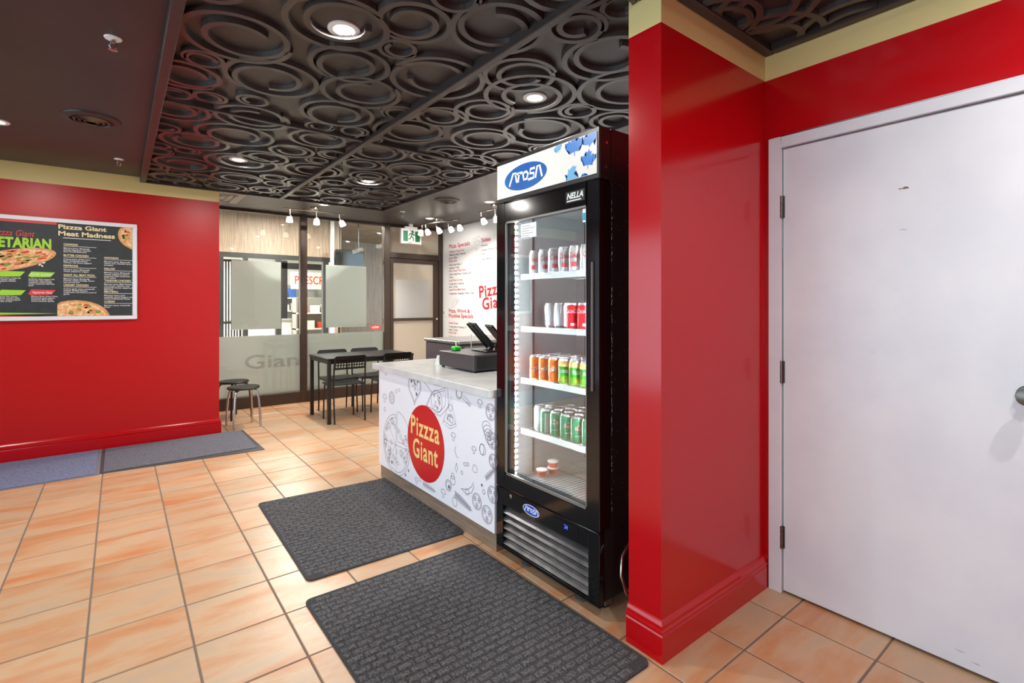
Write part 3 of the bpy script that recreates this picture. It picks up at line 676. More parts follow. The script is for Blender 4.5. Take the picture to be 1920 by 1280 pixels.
for x0, y0, rows in ((-60, 645, ['Pizzza sauce base, mozzarella', 'cheese, tomato, spinach,', 'olives, peppers, Onions,', 'mushroom']), (245, 657, ['Sunflower dried topped with', 'mozzarella, Goat cheese,', 'tomatoes, roasted garlic,', 'onions, mushroom, and Fresh', 'basil']), (-60, 808, ['Pizzza sauce, Feta cheese,', 'garlic, fresh tomato, basil,', 'baby onions, roasted peppers,', 'and a dream of olive']), (267, 806, ['Marinara Sauce, Green Onion,', 'mushrooms, green peppers,', 'Tomatoes, Black olives,', 'Cherry tomatoes, Spinach'])):
    for i, t in enumerate(rows): mtxt('menu_white', t, x0, y0+14*i, x0+8.2*len(t), 9.5, .012)
for q0, q1, k in (((-400, 958), (495, 948), 'menu_green'),): a = zw(*q0); b = zw(*q1); T[k].poly([(a[0], a[1]-.01), (b[0], b[1]), (a[0], a[1]+.02)], PF)
a = zw(-400, 985); b = zw(493, 968); T['menu_red'].poly([(a[0], bz0+fr), (sp-.002, bz0+fr), (sp-.002, b[1]-.012), (a[0], a[1]+.03)], planeY(YW, .0008))
a = zw(-400, 140); T['menu_red'].poly([(bw0+fr, bz1-fr-.0), (sp-.002, bz1-fr), (sp-.002, bz1-fr-.022), (bw0+fr, bz1-fr-.022)], PF)
for p, l in (((340, 530), 0), ((360, 540), 1), ((375, 515), 2)):
    c = zw(*p); g = (.9, -.9, .3)[l]; T['menu_white'].poly([(c[0]+.012*math.cos(t)*math.cos(g)-.005*math.sin(t)*math.sin(g), c[1]+.012*math.cos(t)*math.sin(g)+.005*math.sin(t)*math.cos(g)) for t in [2*PI*i/10 for i in range(10)]], PF)
for k, m in T.items(): rel(m, mb_).build('printed_text', k, mb_)['kind'] = 'stuff'
def pizza_print(c, rx, ry, tilt, clip, seed, off):
    """flat printed pizza picture: crust, cheese and toppings as layers of ink"""
    q = random.Random(seed); co_, si = math.cos(tilt), math.sin(tilt)
    def el(cx, cy, a, b, n=28): return [(cx+a*math.cos(2*PI*i/n)*co_-b*math.sin(2*PI*i/n)*si, cy+a*math.cos(2*PI*i/n)*si+b*math.sin(2*PI*i/n)*co_) for i in range(n)]
    def cl(p): return [(min(max(x, clip[0]), clip[1]), min(max(y, clip[2]), clip[3])) for x, y in p]
    out = [('pizza_crust', [cl(el(c[0], c[1], rx, ry))], off), ('pizza_cheese', [cl(el(c[0], c[1], rx*.9, ry*.88))], off+.0006)]
    for k_, mn in enumerate(('pizza_tomato', 'pizza_herb', 'pizza_crust')):
        ps = []
        for i in range(22):
            g, rr_ = q.uniform(0, 2*PI), math.sqrt(q.random())*.8; a, b = rx*rr_*math.cos(g), ry*rr_*math.sin(g); x, y = c[0]+a*co_-b*si, c[1]+a*si+b*co_
            if clip[0]+.02 < x < clip[1]-.02 and clip[2]+.01 < y < clip[3]-.01:
                s_ = q.uniform(.05, .11); ps.append(cl(el(x, y, rx*s_, ry*s_*1.1, 8)))
        out.append((mn, ps, off+.0012+.0005*k_))
    for mn, ps, of in out:
        m = MB()
        for p in ps: m.poly(p, planeY(YW, of))
        if ps: rel(m, mb_).build('pizza_print', mn, mb_)['kind'] = 'stuff'
L0, L1, Z0, Z1 = sp+.002, bx1-fr-.002, bz0+fr+.002, bz1-fr-.002
c = zw(1190, 285); pizza_print(c, .155, .135, 0, (L0, L1, Z0, Z1), 1, .0016)
c = zw(650, 985); pizza_print(c, .235, .155, 0, (L0, L1, Z0, Z1), 2, .0016)
c = zw(80, 490); pizza_print(c, .30, .085, .26, (bw0+fr, sp-.002, Z0, Z1), 3, .0022)

# ================================================================== MURAL WALL PRINT
YV = lambda zx, zy: onX(700+zx/4, 340+zy/4, XR)
PM = planeX(XR, .0015)
red, blk, sk = MB(), MB(), MB()
def wtxt(m, s, x0, y0, x1, cap_, bold=0):
    a = YV(x0, y0); b = YV(x1, y0); put_text(m, s, PM, -a[0], a[1], a[0]-b[0], cap_/4*depth(XR, a[0])/F, bold)
wtxt(red, 'Pizza Specials', 570, 503, 725, 28, .02); wtxt(red, 'Pizza, Wings &', 567, 982, 725, 26, .02); wtxt(red, 'Poutine Specials', 567, 1018, 750, 26, .02); wtxt(red, 'Sides', 812, 455, 880, 28, .02)
for s_, x0, y, x1 in (('2 Medium Pizza Deal', 568, 537, 680), ('Party size', 568, 607, 628), ('Extra Large Pizza Feast', 568, 680, 695), ('Large Pizza Combo', 568, 750, 670), ('Large Pizza Meal Deal', 568, 820, 690), ('Family Feast', 567, 1067, 635), ('Party Pack', 567, 1139, 625)): wtxt(red, s_, x0, y, x1, 15, .008)
for s_, x0, y, x1 in (('2 Medium pizza 3 toppings', 568, 560, 692), ('each, 2 Dips', 568, 584, 628), ('1 Party Size Pizza 3', 568, 635, 660), ('toppings, 3 Dips', 568, 657, 645), ('2 Extra Large Pizza, 3 toppings each,', 568, 704, 740), ('3 Dips', 568, 726, 598), ('2 Large pizza, 3 toppings', 568, 775, 680), ('each, 2 Dips', 568, 797, 633), ('1 Large pizza, 3 toppings, 2 Pops, 1 Dip', 568, 847, 752), ('1 Large pizza, 3 topping, 10', 567, 1092, 697), ('wings + 2 pops', 567, 1116, 633), ('2 Large pizza, 3 toppings', 567, 1166, 680), ('Poutine', 812, 488, 858), ('Loaded Chicken Poutine', 812, 522, 960), ('Fries', 812, 550, 838), ('Garlic Bread', 812, 590, 890)): wtxt(blk, s_, x0, y, x1, 13, .008)
def arch_text(m, s, x0, y0, x1, cap_):
    a = YV(x0, y0); b = YV(x1, y0); put_text(m, s, PM, -a[0], a[1], a[0]-b[0], cap_/4*depth(XR, a[0])/F, .022, space=1.1, rot=.10)
arch_text(red, 'Pizzza', 797, 872, 1010, 84); arch_text(red, 'Giant', 820, 962, 1015, 84)
def wsk(pts, closed=False, w_=.006): sk.ribbon([(-YV(*p)[0], YV(*p)[1]) for p in pts], w_, PM, closed)
wsk([(590, 945), (612, 880), (650, 885), (600, 945)], True); wsk(arc(628, 900, 8, 8)); wsk(arc(755, 735, 36, 44)); wsk(arc(755, 735, 28, 34)); wsk(arc(760, 440, 12, 16)); wsk(arc(790, 430, 14, 18)); wsk(arc(775, 510, 7, 9)); wsk(arc(717, 1068, 9, 14)); wsk(arc(745, 1110, 12, 9)); wsk([(715, 1150), (712, 1190)]); wsk([(740, 1160), (745, 1190)]); wsk([(728, 1150), (730, 1192)])
red.build('mural_lettering', 'mural_red', wr); blk.build('mural_lettering', 'ink_black', wr); sk.build('mural_sketch', 'sketch_pale', wr)
sy, sz = onX(833, 586, XR)
sw = thing('light_switch', 'white light switch plate on the mural wall beside the glass door', 'switch', (XR, sy, sz))
MB().box(-.006, 0, -.036, .036, -.058, .058).build('switch_plate', 'white_plastic', sw, bevel=.002); MB().box(-.012, -.006, -.010, .010, -.02, .02).build('rocker', 'shop_grey', sw)

# ================================================================== COUNTER
XC, CY0, CY1, CZ = 1.57, 2.152, 3.655, .866
ct = thing('service_counter', 'white service counter with food sketches and a red round logo on its front', 'counter', (1.84, 2.9, 0))
rel(MB().box(XC+.012, 2.10, CY0, CY1-.01, 0, .10), ct).build('plinth', 'wood_plinth', ct)
rel(MB().box(XC, 2.12, CY0, CY1, .10, CZ-.045), ct).build('counter_body', 'counter_print', ct)
rel(MB().box(XC-.035, 2.17, CY0-.001, CY1+.05, CZ-.044, CZ), ct).build('worktop', 'quartz', ct, bevel=.003)
PC = planeX(XC, .001)
def zc(zx, zy): y, z = onX(700+zx/2.78, 580+zy/2.78, XC); return (-y, z)
ink = MB(); LW = .0028
def st_(pts, closed=False, w_=LW): ink.ribbon(pts, w_, PC, closed)
def circ_(c, r, ry=None, w_=LW, n=22): st_(arc(c[0], c[1], r, ry, n=n)[:-1], True, w_)
def blob(c, r, seed, n=9):
    q = random.Random(seed); st_([(c[0]+r*q.uniform(.75, 1.1)*math.cos(2*PI*i/n), c[1]+r*q.uniform(.75, 1.1)*math.sin(2*PI*i/n)) for i in range(n)], True, LW*.8)
def fill(c, r, n=10): ink.poly([(c[0]+r*math.cos(2*PI*i/n), c[1]+r*math.sin(2*PI*i/n)) for i in range(n)], PC)
def tomato(c, r):
    circ_(c, r); circ_(c, r*.85, w_=LW*.6)
    for k in range(3):
        g = k*2*PI/3+.5; e = (c[0]+r*.5*math.cos(g), c[1]+r*.5*math.sin(g)); circ_(e, r*.22, r*.3, n=10); fill(e, r*.1, 6)
def mushroom(c, r):
    st_(arc(c[0], c[1], r, r*.8, 0, PI, 12)+[(c[0]-r*.3, c[1]-r*.1)]); st_([(c[0]-r, c[1]), (c[0]-r*.3, c[1]-r*.15), (c[0]-r*.35, c[1]-r), (c[0]+r*.3, c[1]-r), (c[0]+r*.3, c[1]-r*.15), (c[0]+r, c[1])])
def rosemary(a, b, n=14, l=.03):
    st_([a, b]); dx, dy = b[0]-a[0], b[1]-a[1]; L_ = math.hypot(dx, dy); dx /= L_; dy /= L_
    for i in range(1, n):
        t = i/n; p = (a[0]+(b[0]-a[0])*t, a[1]+(b[1]-a[1])*t); q = l*(1-.6*abs(t-.4))
        for s_ in (-1, 1): st_([p, (p[0]-dx*q*.6-dy*q*s_*.7, p[1]-dy*q*.6+dx*q*s_*.7)], False, LW*1.3)
def salami(c, r, n=4):
    for i in range(n): st_(arc(c[0]+i*r*.25, c[1]-i*r*.5, r, r*.75, .3, 2*PI-.3*(i < n-1), 18), w_=LW*.9)
    q = random.Random(int(c[0]*999))
    for i in range(9): fill((c[0]+(n-1)*r*.25+q.uniform(-.6, .6)*r, c[1]-(n-1)*r*.5+q.uniform(-.45, .45)*r), r*.06, 6)
def topping(c, r, seed, m=14):
    q = random.Random(seed)
    for i in range(m):
        g, d = q.uniform(0, 2*PI), r*math.sqrt(q.random())*.85; p = (c[0]+d*math.cos(g), c[1]+d*math.sin(g)); (circ_ if q.random() < .5 else lambda c_, r_: blob(c_, r_, i))(p, r*q.uniform(.09, .16))
def flush(name):
    global ink
    if ink.v: rel(ink, ct).build(name, 'sketch_ink', ct)
    ink = MB()
# big pizza with a lifted quarter
c = zc(118, 705); rP = .215
st_(arc(c[0], c[1], rP, None, PI/2, 2*PI, 36)); st_(arc(c[0], c[1], rP*.9, None, PI/2, 2*PI, 34)); st_([(c[0], c[1]+rP), c, (c[0]+rP, c[1])])
for g in (PI, PI*1.25, PI*1.5, PI*.75): st_([c, (c[0]+rP*.9*math.cos(g), c[1]+rP*.9*math.sin(g))], w_=LW*.7)
q = random.Random(2)
for i in range(34):
    g, d = q.uniform(PI/2, 2*PI), rP*math.sqrt(q.uniform(.03, .75)); p = (c[0]+d*math.cos(g), c[1]+d*math.sin(g)); blob(p, rP*q.uniform(.05, .12), i)
e = (c[0]+.022, c[1]+.03); st_([e]+arc(e[0], e[1], rP, None, 0, PI/2, 12), True)
for i in range(9):
    g, d = q.uniform(.15, PI/2-.15), rP*q.uniform(.3, .85); blob((e[0]+d*math.cos(g), e[1]+d*math.sin(g)), rP*.07, i+50)
flush('pizza_sketch')
# heart pizza
c = zc(215, 415); hp = [(.075*(16*math.sin(t)**3)/16, .115*(13*math.cos(t)-5*math.cos(2*t)-2*math.cos(3*t)-math.cos(4*t))/16) for t in [2*PI*i/32 for i in range(32)]]
st_([(c[0]+x*1.25, c[1]+y*.9) for x, y in hp], True); st_([(c[0]+x*1.1, c[1]+y*.78+.004) for x, y in hp], True); topping((c[0], c[1]+.02), .06, 4, 9); fill((c[0]-.045, c[1]+.05), .013); fill((c[0]+.03, c[1]-.03), .012); fill((c[0]+.045, c[1]+.055), .010)
flush('heart_pizza_sketch')
# open pizza box
B = [zc(*p) for p in ((262, 372), (330, 352), (388, 405), (392, 505), (350, 556), (275, 520), (305, 432), (388, 405))]; st_(B); st_([zc(*p) for p in ((262, 372), (305, 432))]); st_([zc(*p) for p in ((275, 500), (300, 445), (378, 420), (375, 500), (345, 535), (275, 500))]); st_([zc(*p) for p in ((262, 372), (330, 395), (388, 405))])
topping(zc(330, 478), .058, 6, 14); circ_(zc(330, 478), .07)
flush('pizza_box_sketch')
# pan / cutter
c = zc(447, 436); circ_(c, .034); circ_(c, .027); st_([zc(464, 460), zc(503, 507), zc(510, 494), zc(472, 448)], True); st_([zc(485, 480), zc(505, 500)])
flush('cutter_sketch')
# slice
S = [zc(*p) for p in ((406, 455), (362, 592), (400, 622), (432, 608))]; st_(S, True); st_([zc(366, 578), zc(402, 606), zc(430, 594)]); c = zc(402, 512); circ_(c, .02); c = zc(408, 575); circ_(c, .02); topping(zc(400, 560), .045, 9, 8)
flush('slice_sketch')
mushroom(zc(556, 488), .026)
flush('mushroom_sketch')
tomato(zc(612, 535), .045)
flush('tomato_sketch')
salami(zc(590, 610), .04)
flush('salami_sketch')
tomato(zc(620, 683), .045)
flush('tomato_sketch')
mushroom(zc(418, 660), .026)
flush('mushroom_sketch')
mushroom(zc(525, 730), .022)
flush('mushroom_sketch')
circ_(zc(570, 730), .03)
flush('onion_sketch')
circ_(zc(566, 728), .02, .03)
flush('onion_sketch')
tomato(zc(625, 790), .038)
flush('tomato_sketch')
rosemary(zc(585, 880), zc(642, 825), 10, .025)
flush('herb_sketch')
st_([zc(*p) for p in ((430, 712), (424, 735), (436, 768), (444, 772))])
flush('chili_sketch')
st_([zc(*p) for p in ((434, 800), (426, 830), (434, 850), (440, 826), (434, 800))])
flush('chili_sketch')
circ_(zc(478, 806), .014, .01)
flush('onion_sketch')
circ_(zc(493, 806), .012, .01)
flush('onion_sketch')
blob(zc(530, 830), .025, 3)
flush('cheese_sketch')
circ_(zc(462, 850), .010)
flush('onion_sketch')
for p, r_ in (((415, 868), .018), ((415, 890), .026)): circ_(zc(*p), r_)
flush('onion_sketch')
c = zc(392, 916); circ_(c, .034); circ_(c, .026); fill((c[0]+.006, c[1]-.008), .012)
flush('olive_sketch')
st_([zc(*p) for p in ((458, 932), (490, 940), (515, 920), (520, 900), (525, 925), (512, 955), (485, 962), (458, 932))])
flush('chili_sketch')
blob(zc(490, 950), .022, 8)
flush('cheese_sketch')
mushroom(zc(365, 955), .028)
flush('mushroom_sketch')
circ_(zc(425, 1002), .026)
flush('onion_sketch')
rosemary(zc(425, 960), zc(515, 1050), 16, .034)
flush('herb_sketch')
rosemary(zc(258, 905), zc(325, 950), 10, .026)
flush('herb_sketch')
tomato(zc(540, 1000), .045)
flush('tomato_sketch')
tomato(zc(593, 1068), .048)
flush('tomato_sketch')
tomato(zc(622, 965), .045)
flush('tomato_sketch')
circ_(zc(576, 950), .012)
flush('onion_sketch')
circ_(zc(566, 915), .007)
flush('onion_sketch')
fill(zc(566, 915), .005)
flush('olive_sketch')
circ_(zc(97, 460), .045)
flush('onion_sketch')
circ_(zc(97, 460), .034)
flush('onion_sketch')
circ_(zc(97, 460), .016)
flush('onion_sketch')
mushroom(zc(60, 460), .034)
flush('mushroom_sketch')
circ_(zc(120, 425), .012)
flush('onion_sketch')
circ_(zc(135, 420), .010)
flush('onion_sketch')
circ_(zc(66, 330), .018)
flush('onion_sketch')
circ_(zc(60, 520), .014)
flush('onion_sketch')
fill(zc(184, 840), .005)
flush('olive_sketch')
fill(zc(168, 862), .005)
flush('olive_sketch')
circ_(zc(184, 840), .009)
flush('onion_sketch')
circ_(zc(168, 862), .009)
flush('onion_sketch')
mushroom(zc(226, 890), .024)
flush('mushroom_sketch')
blob(zc(245, 885), .016, 9)
flush('cheese_sketch')
fill(zc(97, 795), .012)
flush('olive_sketch')
c = (-2.92, .413); rel(MB().poly(arc(c[0], c[1], .247, n=48)[:-1], planeX(XC, .002)), ct).build('logo_disc', 'logo_red', ct)
lg = MB(); PL = planeX(XC, .003)
put_text(lg, 'Pizzza', PL, c[0]-.195, c[1]+.035, .385, .120, .022, space=1.12); put_text(lg, 'Giant', PL, c[0]-.165, c[1]-.115, .335, .120, .022, space=1.10)
rel(lg, ct).build('logo_lettering', 'logo_gold', ct)

# ---- on and behind the counter
dr = thing('cash_drawer', 'dark grey cash drawer standing on the white worktop', 'cash drawer', (2.02, 2.965, CZ))
MB().box(-.19, .20, -.225, .225, .014, .118).build('drawer_case', 'drawer_grey', dr, bevel=.003)
MB().box(-.17, .18, -.2285, -.2255, .022, .106).build('drawer_front', 'black_plastic', dr, bevel=.001)
for x in (-.17, .13):
    for y in (-.20, .20): MB().lathe([(.012, 0), (.012, .014)], (x, y, 0), 12).build('rubber_foot', 'rubber', dr)
ts = thing('tablet_stand', 'black adjustable tablet stand with two slanted tablets on the cash drawer', 'tablet stand', (2.10, 2.93, CZ+.118))
MB().box(-.10, .09, -.10, .10, 0, .012).build('stand_base', 'black_plastic', ts, bevel=.004)
u = Vector((0, 1, 0)); Tn = Vector((-.62, .18, .77)).normalized(); Sd = Vector((.28, .96, 0)).normalized(); Nn = Tn.cross(Sd).normalized()
def slab(o, l0, l1, w_, t0, t1):
    m = MB(); vs = []
    for a in (l0, l1):
        for b in (-w_, w_):
            for c_ in (t0, t1): vs.append(o+Tn*a+Sd*b+Nn*c_)
    return m.add(vs, [(0,1,3,2),(4,6,7,5),(0,4,5,1),(2,3,7,6),(0,2,6,4),(1,5,7,3)])
o0 = Vector((.02, 0, .035))
MB().tube([(0, 0, .01), (.02, 0, .04), o0+Tn*.10], .014, 10).build('stand_arm', 'black_metal', ts, smooth=True)
slab(o0, 0, .23, .08, .006, .018).build('tablet', 'black_plastic', ts, bevel=.004)
for s_ in (-.06, .06): MB().tube([o0+Sd*s_+Tn*.0+Nn*.026, o0+Sd*s_+Tn*.235+Nn*.03], .008, 8).build('clamp_rod', 'black_metal', ts, smooth=True)
o1 = Vector((.095, -.03, .06)); slab(o1, 0, .17, .08, 0, .014).build('tablet', 'screen_black', ts, bevel=.004)
MB().tube([o1+Tn*.05, Vector((.05, 0, .012))], .012, 10).build('stand_arm', 'black_metal', ts, smooth=True)
o = MB().tube([(2.03, 3.07, CZ+.121), (2.02, 3.06, CZ+.19), (2.02, 3.055, CZ+.235)], .003, 6).build('cable', 'white_plastic', None, smooth=True); shift(o, (2.03, 3.07, CZ+.121)); tag(o, 'thin white cable rising from the cash drawer to the tablet stand', 'cable')
g = thing('green_dispenser', 'small bright green plastic box with a white stick on the cash drawer', 'dispenser', (1.93, 3.12, CZ+.118))
MB().box(-.03, .03, -.025, .025, 0, .03).build('box', 'green_plastic', g, bevel=.007); MB().tube([(0, 0, .03), (0, .005, .075)], .004, 8).build('stick', 'white_plastic', g)
o = thing('paper_holder', 'folded white paper tent on the worktop behind the cash drawer', 'paper', (1.93, 3.31, CZ))
MB().add([(-.05,-.03,0),(.05,-.03,0),(.05,0,.07),(-.05,0,.07),(-.05,.03,0),(.05,.03,0)], [(0,1,2,3),(3,2,5,4),(0,3,4),(1,5,2)]).build('card', 'sticker_white', o)
pu = thing('prep_counter', 'charcoal prep counter with steel top behind the service counter', 'prep counter', (3.2, 4.48, 0))
rel(MB().box(2.60, 3.9, 4.15, 4.83, .08, .925), pu).build('cabinet', 'prep_grey', pu, bevel=.012)
rel(MB().box(2.59, 3.91, 4.14, 4.84, .926, .955), pu).build('steel_top', 'prep_steel', pu, bevel=.004)
for x in (2.66, 3.05, 3.47): rel(MB().box(x, x+.36, 4.138, 4.149, .14, .90), pu).build('cabinet_door', 'prep_steel', pu, bevel=.003)
rel(MB().box(2.66, 3.84, 4.2, 4.78, 0, .08), pu).build('plinth', 'black_plastic', pu)

# ================================================================== GLASS-DOOR FRIDGE
FX, FB, FY0, FY1, FZ0, FZ1 = 1.575, 2.30, 1.418, 2.142, .05, 2.065
fg = thing('display_fridge', 'tall black glass-door drinks fridge with lit blue leaf header', 'fridge', ((FX+FB)/2, (FY0+FY1)/2, 0))
XB = 1.648                                     # front of the cabinet behind the door
def fbuild(m, name, mt, parent=None, **k): return rel(m, fg).build(name, mt, parent or fg, **k)
cab = fbuild(MB().box(XB, FB, FY0, FY0+.035, .365, 1.84).box(XB, FB, FY1-.035, FY1, .365, 1.84).box(FB-.04, FB, FY0+.035, FY1-.035, .365, 1.84).box(XB, FB, FY0, FY1, 1.8405, FZ1).box(XB-.04, FB, FY0, FY1, FZ0+.02, .364), 'cabinet', 'black_metal')
fbuild(MB().box(XB+.002, FB-.045, FY0+.036, FY0+.042, .367, 1.838).box(XB+.002, FB-.045, FY1-.042, FY1-.036, .367, 1.838).box(FB-.049, FB-.043, FY0+.043, FY1-.043, .367, 1.838).box(XB+.002, FB-.05, FY0+.043, FY1-.043, .366, .385).box(XB+.002, FB-.05, FY0+.043, FY1-.043, 1.82, 1.838), 'interior_liner', 'liner')
# header
hd = fbuild(MB().box(FX, XB-.001, FY0, FY1, 1.846, FZ1), 'header_box', 'black_metal', bevel=.004)
fbuild(MB().box(FX-.004, FX+.001, FY0+.012, FY1-.012, 1.868, FZ1-.022), 'sign_panel', 'sign_glow', hd)
for z in (1.90, 2.0): fbuild(MB().lathe([(.006, 0), (.006, -.003)], (XB-.03, FY0, z), 10, 'Y'), 'bolt', 'steel', hd)
PH = planeX(FX-.004, .0008); PH2 = planeX(FX-.004, .0016)
def hz(zx, zy): y, z = onX(910+zx/3.048, 220+zy/3.048, FX); return (-y, z)
lo = hz(229, 337); fbuild(MB().poly(arc(lo[0], lo[1], .162, .064, n=40)[:-1], PH), 'logo_oval', 'brand_blue', hd)
def logo(c, s, fn, wd):
    m = MB()
    for pts in ([(-.100, -.030), (-.074, .030), (-.060, .030), (-.050, -.020)], [(-.058, .022), (-.012, .022)], [(-.034, .022), (-.042, -.022)], [(.0, .020), (-.010, .010), (-.004, -.016), (.014, -.016), (.022, .008), (.012, .020), (0, .020)], [(.064, .026), (.036, .026), (.034, .006), (.058, .002), (.056, -.020), (.022, -.022)], [(.066, -.024), (.078, .030), (.092, .030), (.106, -.026)]):
        m.ribbon([(c[0]+x*s*1.22, c[1]+y*s) for x, y in pts], wd, fn)
    return m
fbuild(logo(lo, 1.0, PH2, .0125), 'logo_lettering', 'sticker_white', hd)
LEAF = [(0, 1), (.14, .70), (.32, .80), (.24, .36), (.48, .58), (.54, .44), (.86, .48), (.74, .22), (.86, .12), (.44, -.22), (.50, -.38), (.04, -.30)]
def leaf(c, s, rot, mt, clip=None):
    pts = LEAF+[(.025, -.62), (-.025, -.62)]+[(-x, y) for x, y in LEAF[::-1] if x > 0]
    co_, si = math.cos(rot), math.sin(rot); o = []
    for x, y in pts:
        p = (c[0]+s*(x*co_-y*si), c[1]+s*(x*si+y*co_)); o.append((min(p[0], -FY0-.013), min(max(p[1], 1.869), FZ1-.023)))
    bm = bmesh.new(); vs = [bm.verts.new(PH(*p)) for p in o]; bm.faces.new(vs); bmesh.ops.triangulate(bm, faces=bm.faces)
    m = MB(); bm.verts.index_update(); m.add([v.co for v in bm.verts], [tuple(v.index for v in f.verts) for f in bm.faces]); bm.free()
    fbuild(m, 'maple_leaf', mt, hd)
leaf(hz(420, 182), .030, .25, 'leaf_pale'); leaf(hz(512, 172), .064, .05, 'leaf_blue'); leaf(hz(612, 120), .060, .5, 'leaf_blue'); leaf(hz(592, 250), .052, -.1, 'leaf_blue'); leaf(hz(488, 335), .055, -1.9, 'leaf_pale'); leaf(hz(565, 355), .030, .2, 'leaf_blue')
# door
GY0, GY1, GZ0, GZ1 = FY0+.073, FY1-.070, .438, 1.745
df = fbuild(MB().box(FX, XB-.004, FY0, GY0, .366, 1.842).box(FX, XB-.004, GY1, FY1, .366, 1.842).box(FX, XB-.004, GY0, GY1, .366, GZ0).box(FX, XB-.004, GY0, GY1, GZ1, 1.842), 'door_frame', 'black_gloss', bevel=.003)
fbuild(MB().box(FX+.012, FX+.018, GY0-.001, GY1+.001, GZ0-.001, GZ1+.001), 'glass_pane', 'fridge_glass', df)
fbuild(MB().box(FX+.002, FX+.011, GY1-.012, GY1, GZ0, GZ1).box(FX+.002, FX+.011, GY0, GY0+.008, GZ0, GZ1).box(FX+.002, FX+.011, GY0, GY1, GZ0, GZ0+.012).box(FX+.002, FX+.011, GY0, GY1, GZ1-.008, GZ1), 'glazing_bead', 'grey_metal', df)
fbuild(MB().box(XB-.0035, XB-.0005, FY0+.01, FY1-.01, .37, .40).box(XB-.0035, XB-.0005, FY0+.01, FY0+.04, .40, 1.83), 'gasket', 'rubber', df)
fbuild(MB().box(FX-.006, FX+.001, FY0+.030, FY0+.046, .95, 1.50), 'handle', 'dark_steel', df, bevel=.003)
a = hz(461, 480); b = hz(569, 420)
fbuild(MB().box(FX-.002, FX+.0005, -b[0], -a[0], b[1]-.038, b[1]+.012), 'dealer_badge', 'black_plastic', df)
m = MB(); put_text(m, 'NELLA', planeX(FX-.002, .0008), a[0]+.008, b[1]-.020, b[0]-a[0]-.016, .024, .03, .25); m.ribbon([(a[0]+.008, b[1]-.030), (b[0]-.02, b[1]-.030)], .005, planeX(FX-.002, .0008)); fbuild(m, 'badge_lettering', 'sticker_white', df)
fbuild(MB().box(XB-.04, XB-.004, FY0+.004, FY0+.05, .352, .3655), 'door_hinge', 'steel', df)
a = hz(538, 555); fbuild(MB().box(FX+.0105, FX+.0115, GY0+.008, GY0+.034, GZ1-.07, GZ1-.012), 'energy_sticker', 'sticker_white', df)
fbuild(MB().box(FX+.0095, FX+.0104, GY0+.010, GY0+.032, GZ1-.062, GZ1-.030), 'energy_sticker', 'sticker_blue', df)
y0, z0 = onX(974, 447, FX); y1, z1 = onX(1002, 415, FX); nt_ = fbuild(MB().box(FX+.0105, FX+.0115, y1, y0, z0, z1), 'notice_sticker', 'sticker_white', df)
m = MB(); fn = planeX(FX+.0105, .0006); q = random.Random(8)
for i in range(6): m.ribbon([(-y0+.006, z1-.012-.012*i), (-y0+.006+(y0-y1-.012)*q.uniform(.5, 1), z1-.012-.012*i)], .004 if i < 5 else .010, fn)
fbuild(m, 'sticker_print', 'scuff_grey', df)
# base grille
GR = [(GY0-.01), (FY1-.055)]
gp = fbuild(MB().box(XB-.045, XB-.041, FY0, FY1, FZ0, .36).box(FX, XB-.045, FY0, GR[0], FZ0, .36).box(FX, XB-.045, GR[1], FY1, FZ0, .36).box(FX, XB-.045, GR[0], GR[1], .275, .36).box(FX, XB-.045, GR[0], GR[1], FZ0, .068), 'grille_panel', 'black_gloss', bevel=.002)
for i in range(5):
    z = .075+.040*i
    a_, b_ = (FX+.002, z), (FX+.032, z+.027); g0_, g1_ = GR[0]+.001, GR[1]-.001
    fbuild(MB().add([(a_[0], g0_, a_[1]), (a_[0], g1_, a_[1]), (b_[0], g1_, b_[1]), (b_[0], g0_, b_[1]), (a_[0]+.001, g0_, a_[1]-.002), (a_[0]+.001, g1_, a_[1]-.002), (b_[0]+.001, g1_, b_[1]-.002), (b_[0]+.001, g0_, b_[1]-.002)], [(0,1,2,3),(7,6,5,4),(0,4,5,1),(1,5,6,2),(2,6,7,3),(3,7,4,0)]), 'louver', 'louver_metal', gp)
by, bz = onX(996, 957, FX); c = (-by, bz)
fbuild(MB().poly(arc(c[0], c[1], .062, .026, n=32)[:-1], planeX(FX, .001)), 'badge_oval', 'badge_blue', gp); fbuild(logo(c, .40, planeX(FX, .0018), .0052), 'badge_lettering', 'sticker_white', gp); fbuild(MB().ribbon(arc(c[0], c[1], .060, .024, n=32)[:-1], .003, planeX(FX, .0018), True), 'badge_rim', 'sticker_white', gp)
dy, dz = onX(1062, 988, FX); fbuild(MB().box(FX-.0015, FX+.001, dy-.075, dy+.085, dz-.026, dz+.022), 'display_window', 'screen_black', gp)
m = put_text(MB(), '24', planeX(FX-.0015, .0008), -dy-.012, dz-.008, .022, .018); fbuild(m, 'display_digits', 'digit_blue', gp)
ky_, kz_ = onX(958, 930, FX); fbuild(MB().lathe([(.010, .001), (.010, -.003), (.006, -.004)], (FX, ky_, kz_), 14, 'X'), 'lock', 'steel', gp, smooth=True)
for x in (XB+.02, FB-.08):
    for y in (FY0+.06, FY1-.10):
        k = fbuild(MB().box(x-.02, x+.02, y-.028, y+.028, FZ0, FZ0+.021).box(x-.02, x+.02, y-.027, y-.022, .02, FZ0).box(x-.02, x+.02, y+.022, y+.027, .02, FZ0), 'caster', 'grey_metal')
        fbuild(MB().lathe([(.018, -.018), (.0235, -.016), (.0235, .016), (.018, .018)], (x, y, .024), 18, 'Y'), 'wheel', 'rubber', k, smooth=True)
for y in (FY1-.19, FY0+.16): fbuild(MB().lathe([(.026, .001), (.028, .010), (.012, .016), (.010, FZ0+.02)], (XB-.02, y, 0), 18), 'levelling_foot', 'grey_metal', None, smooth=True)
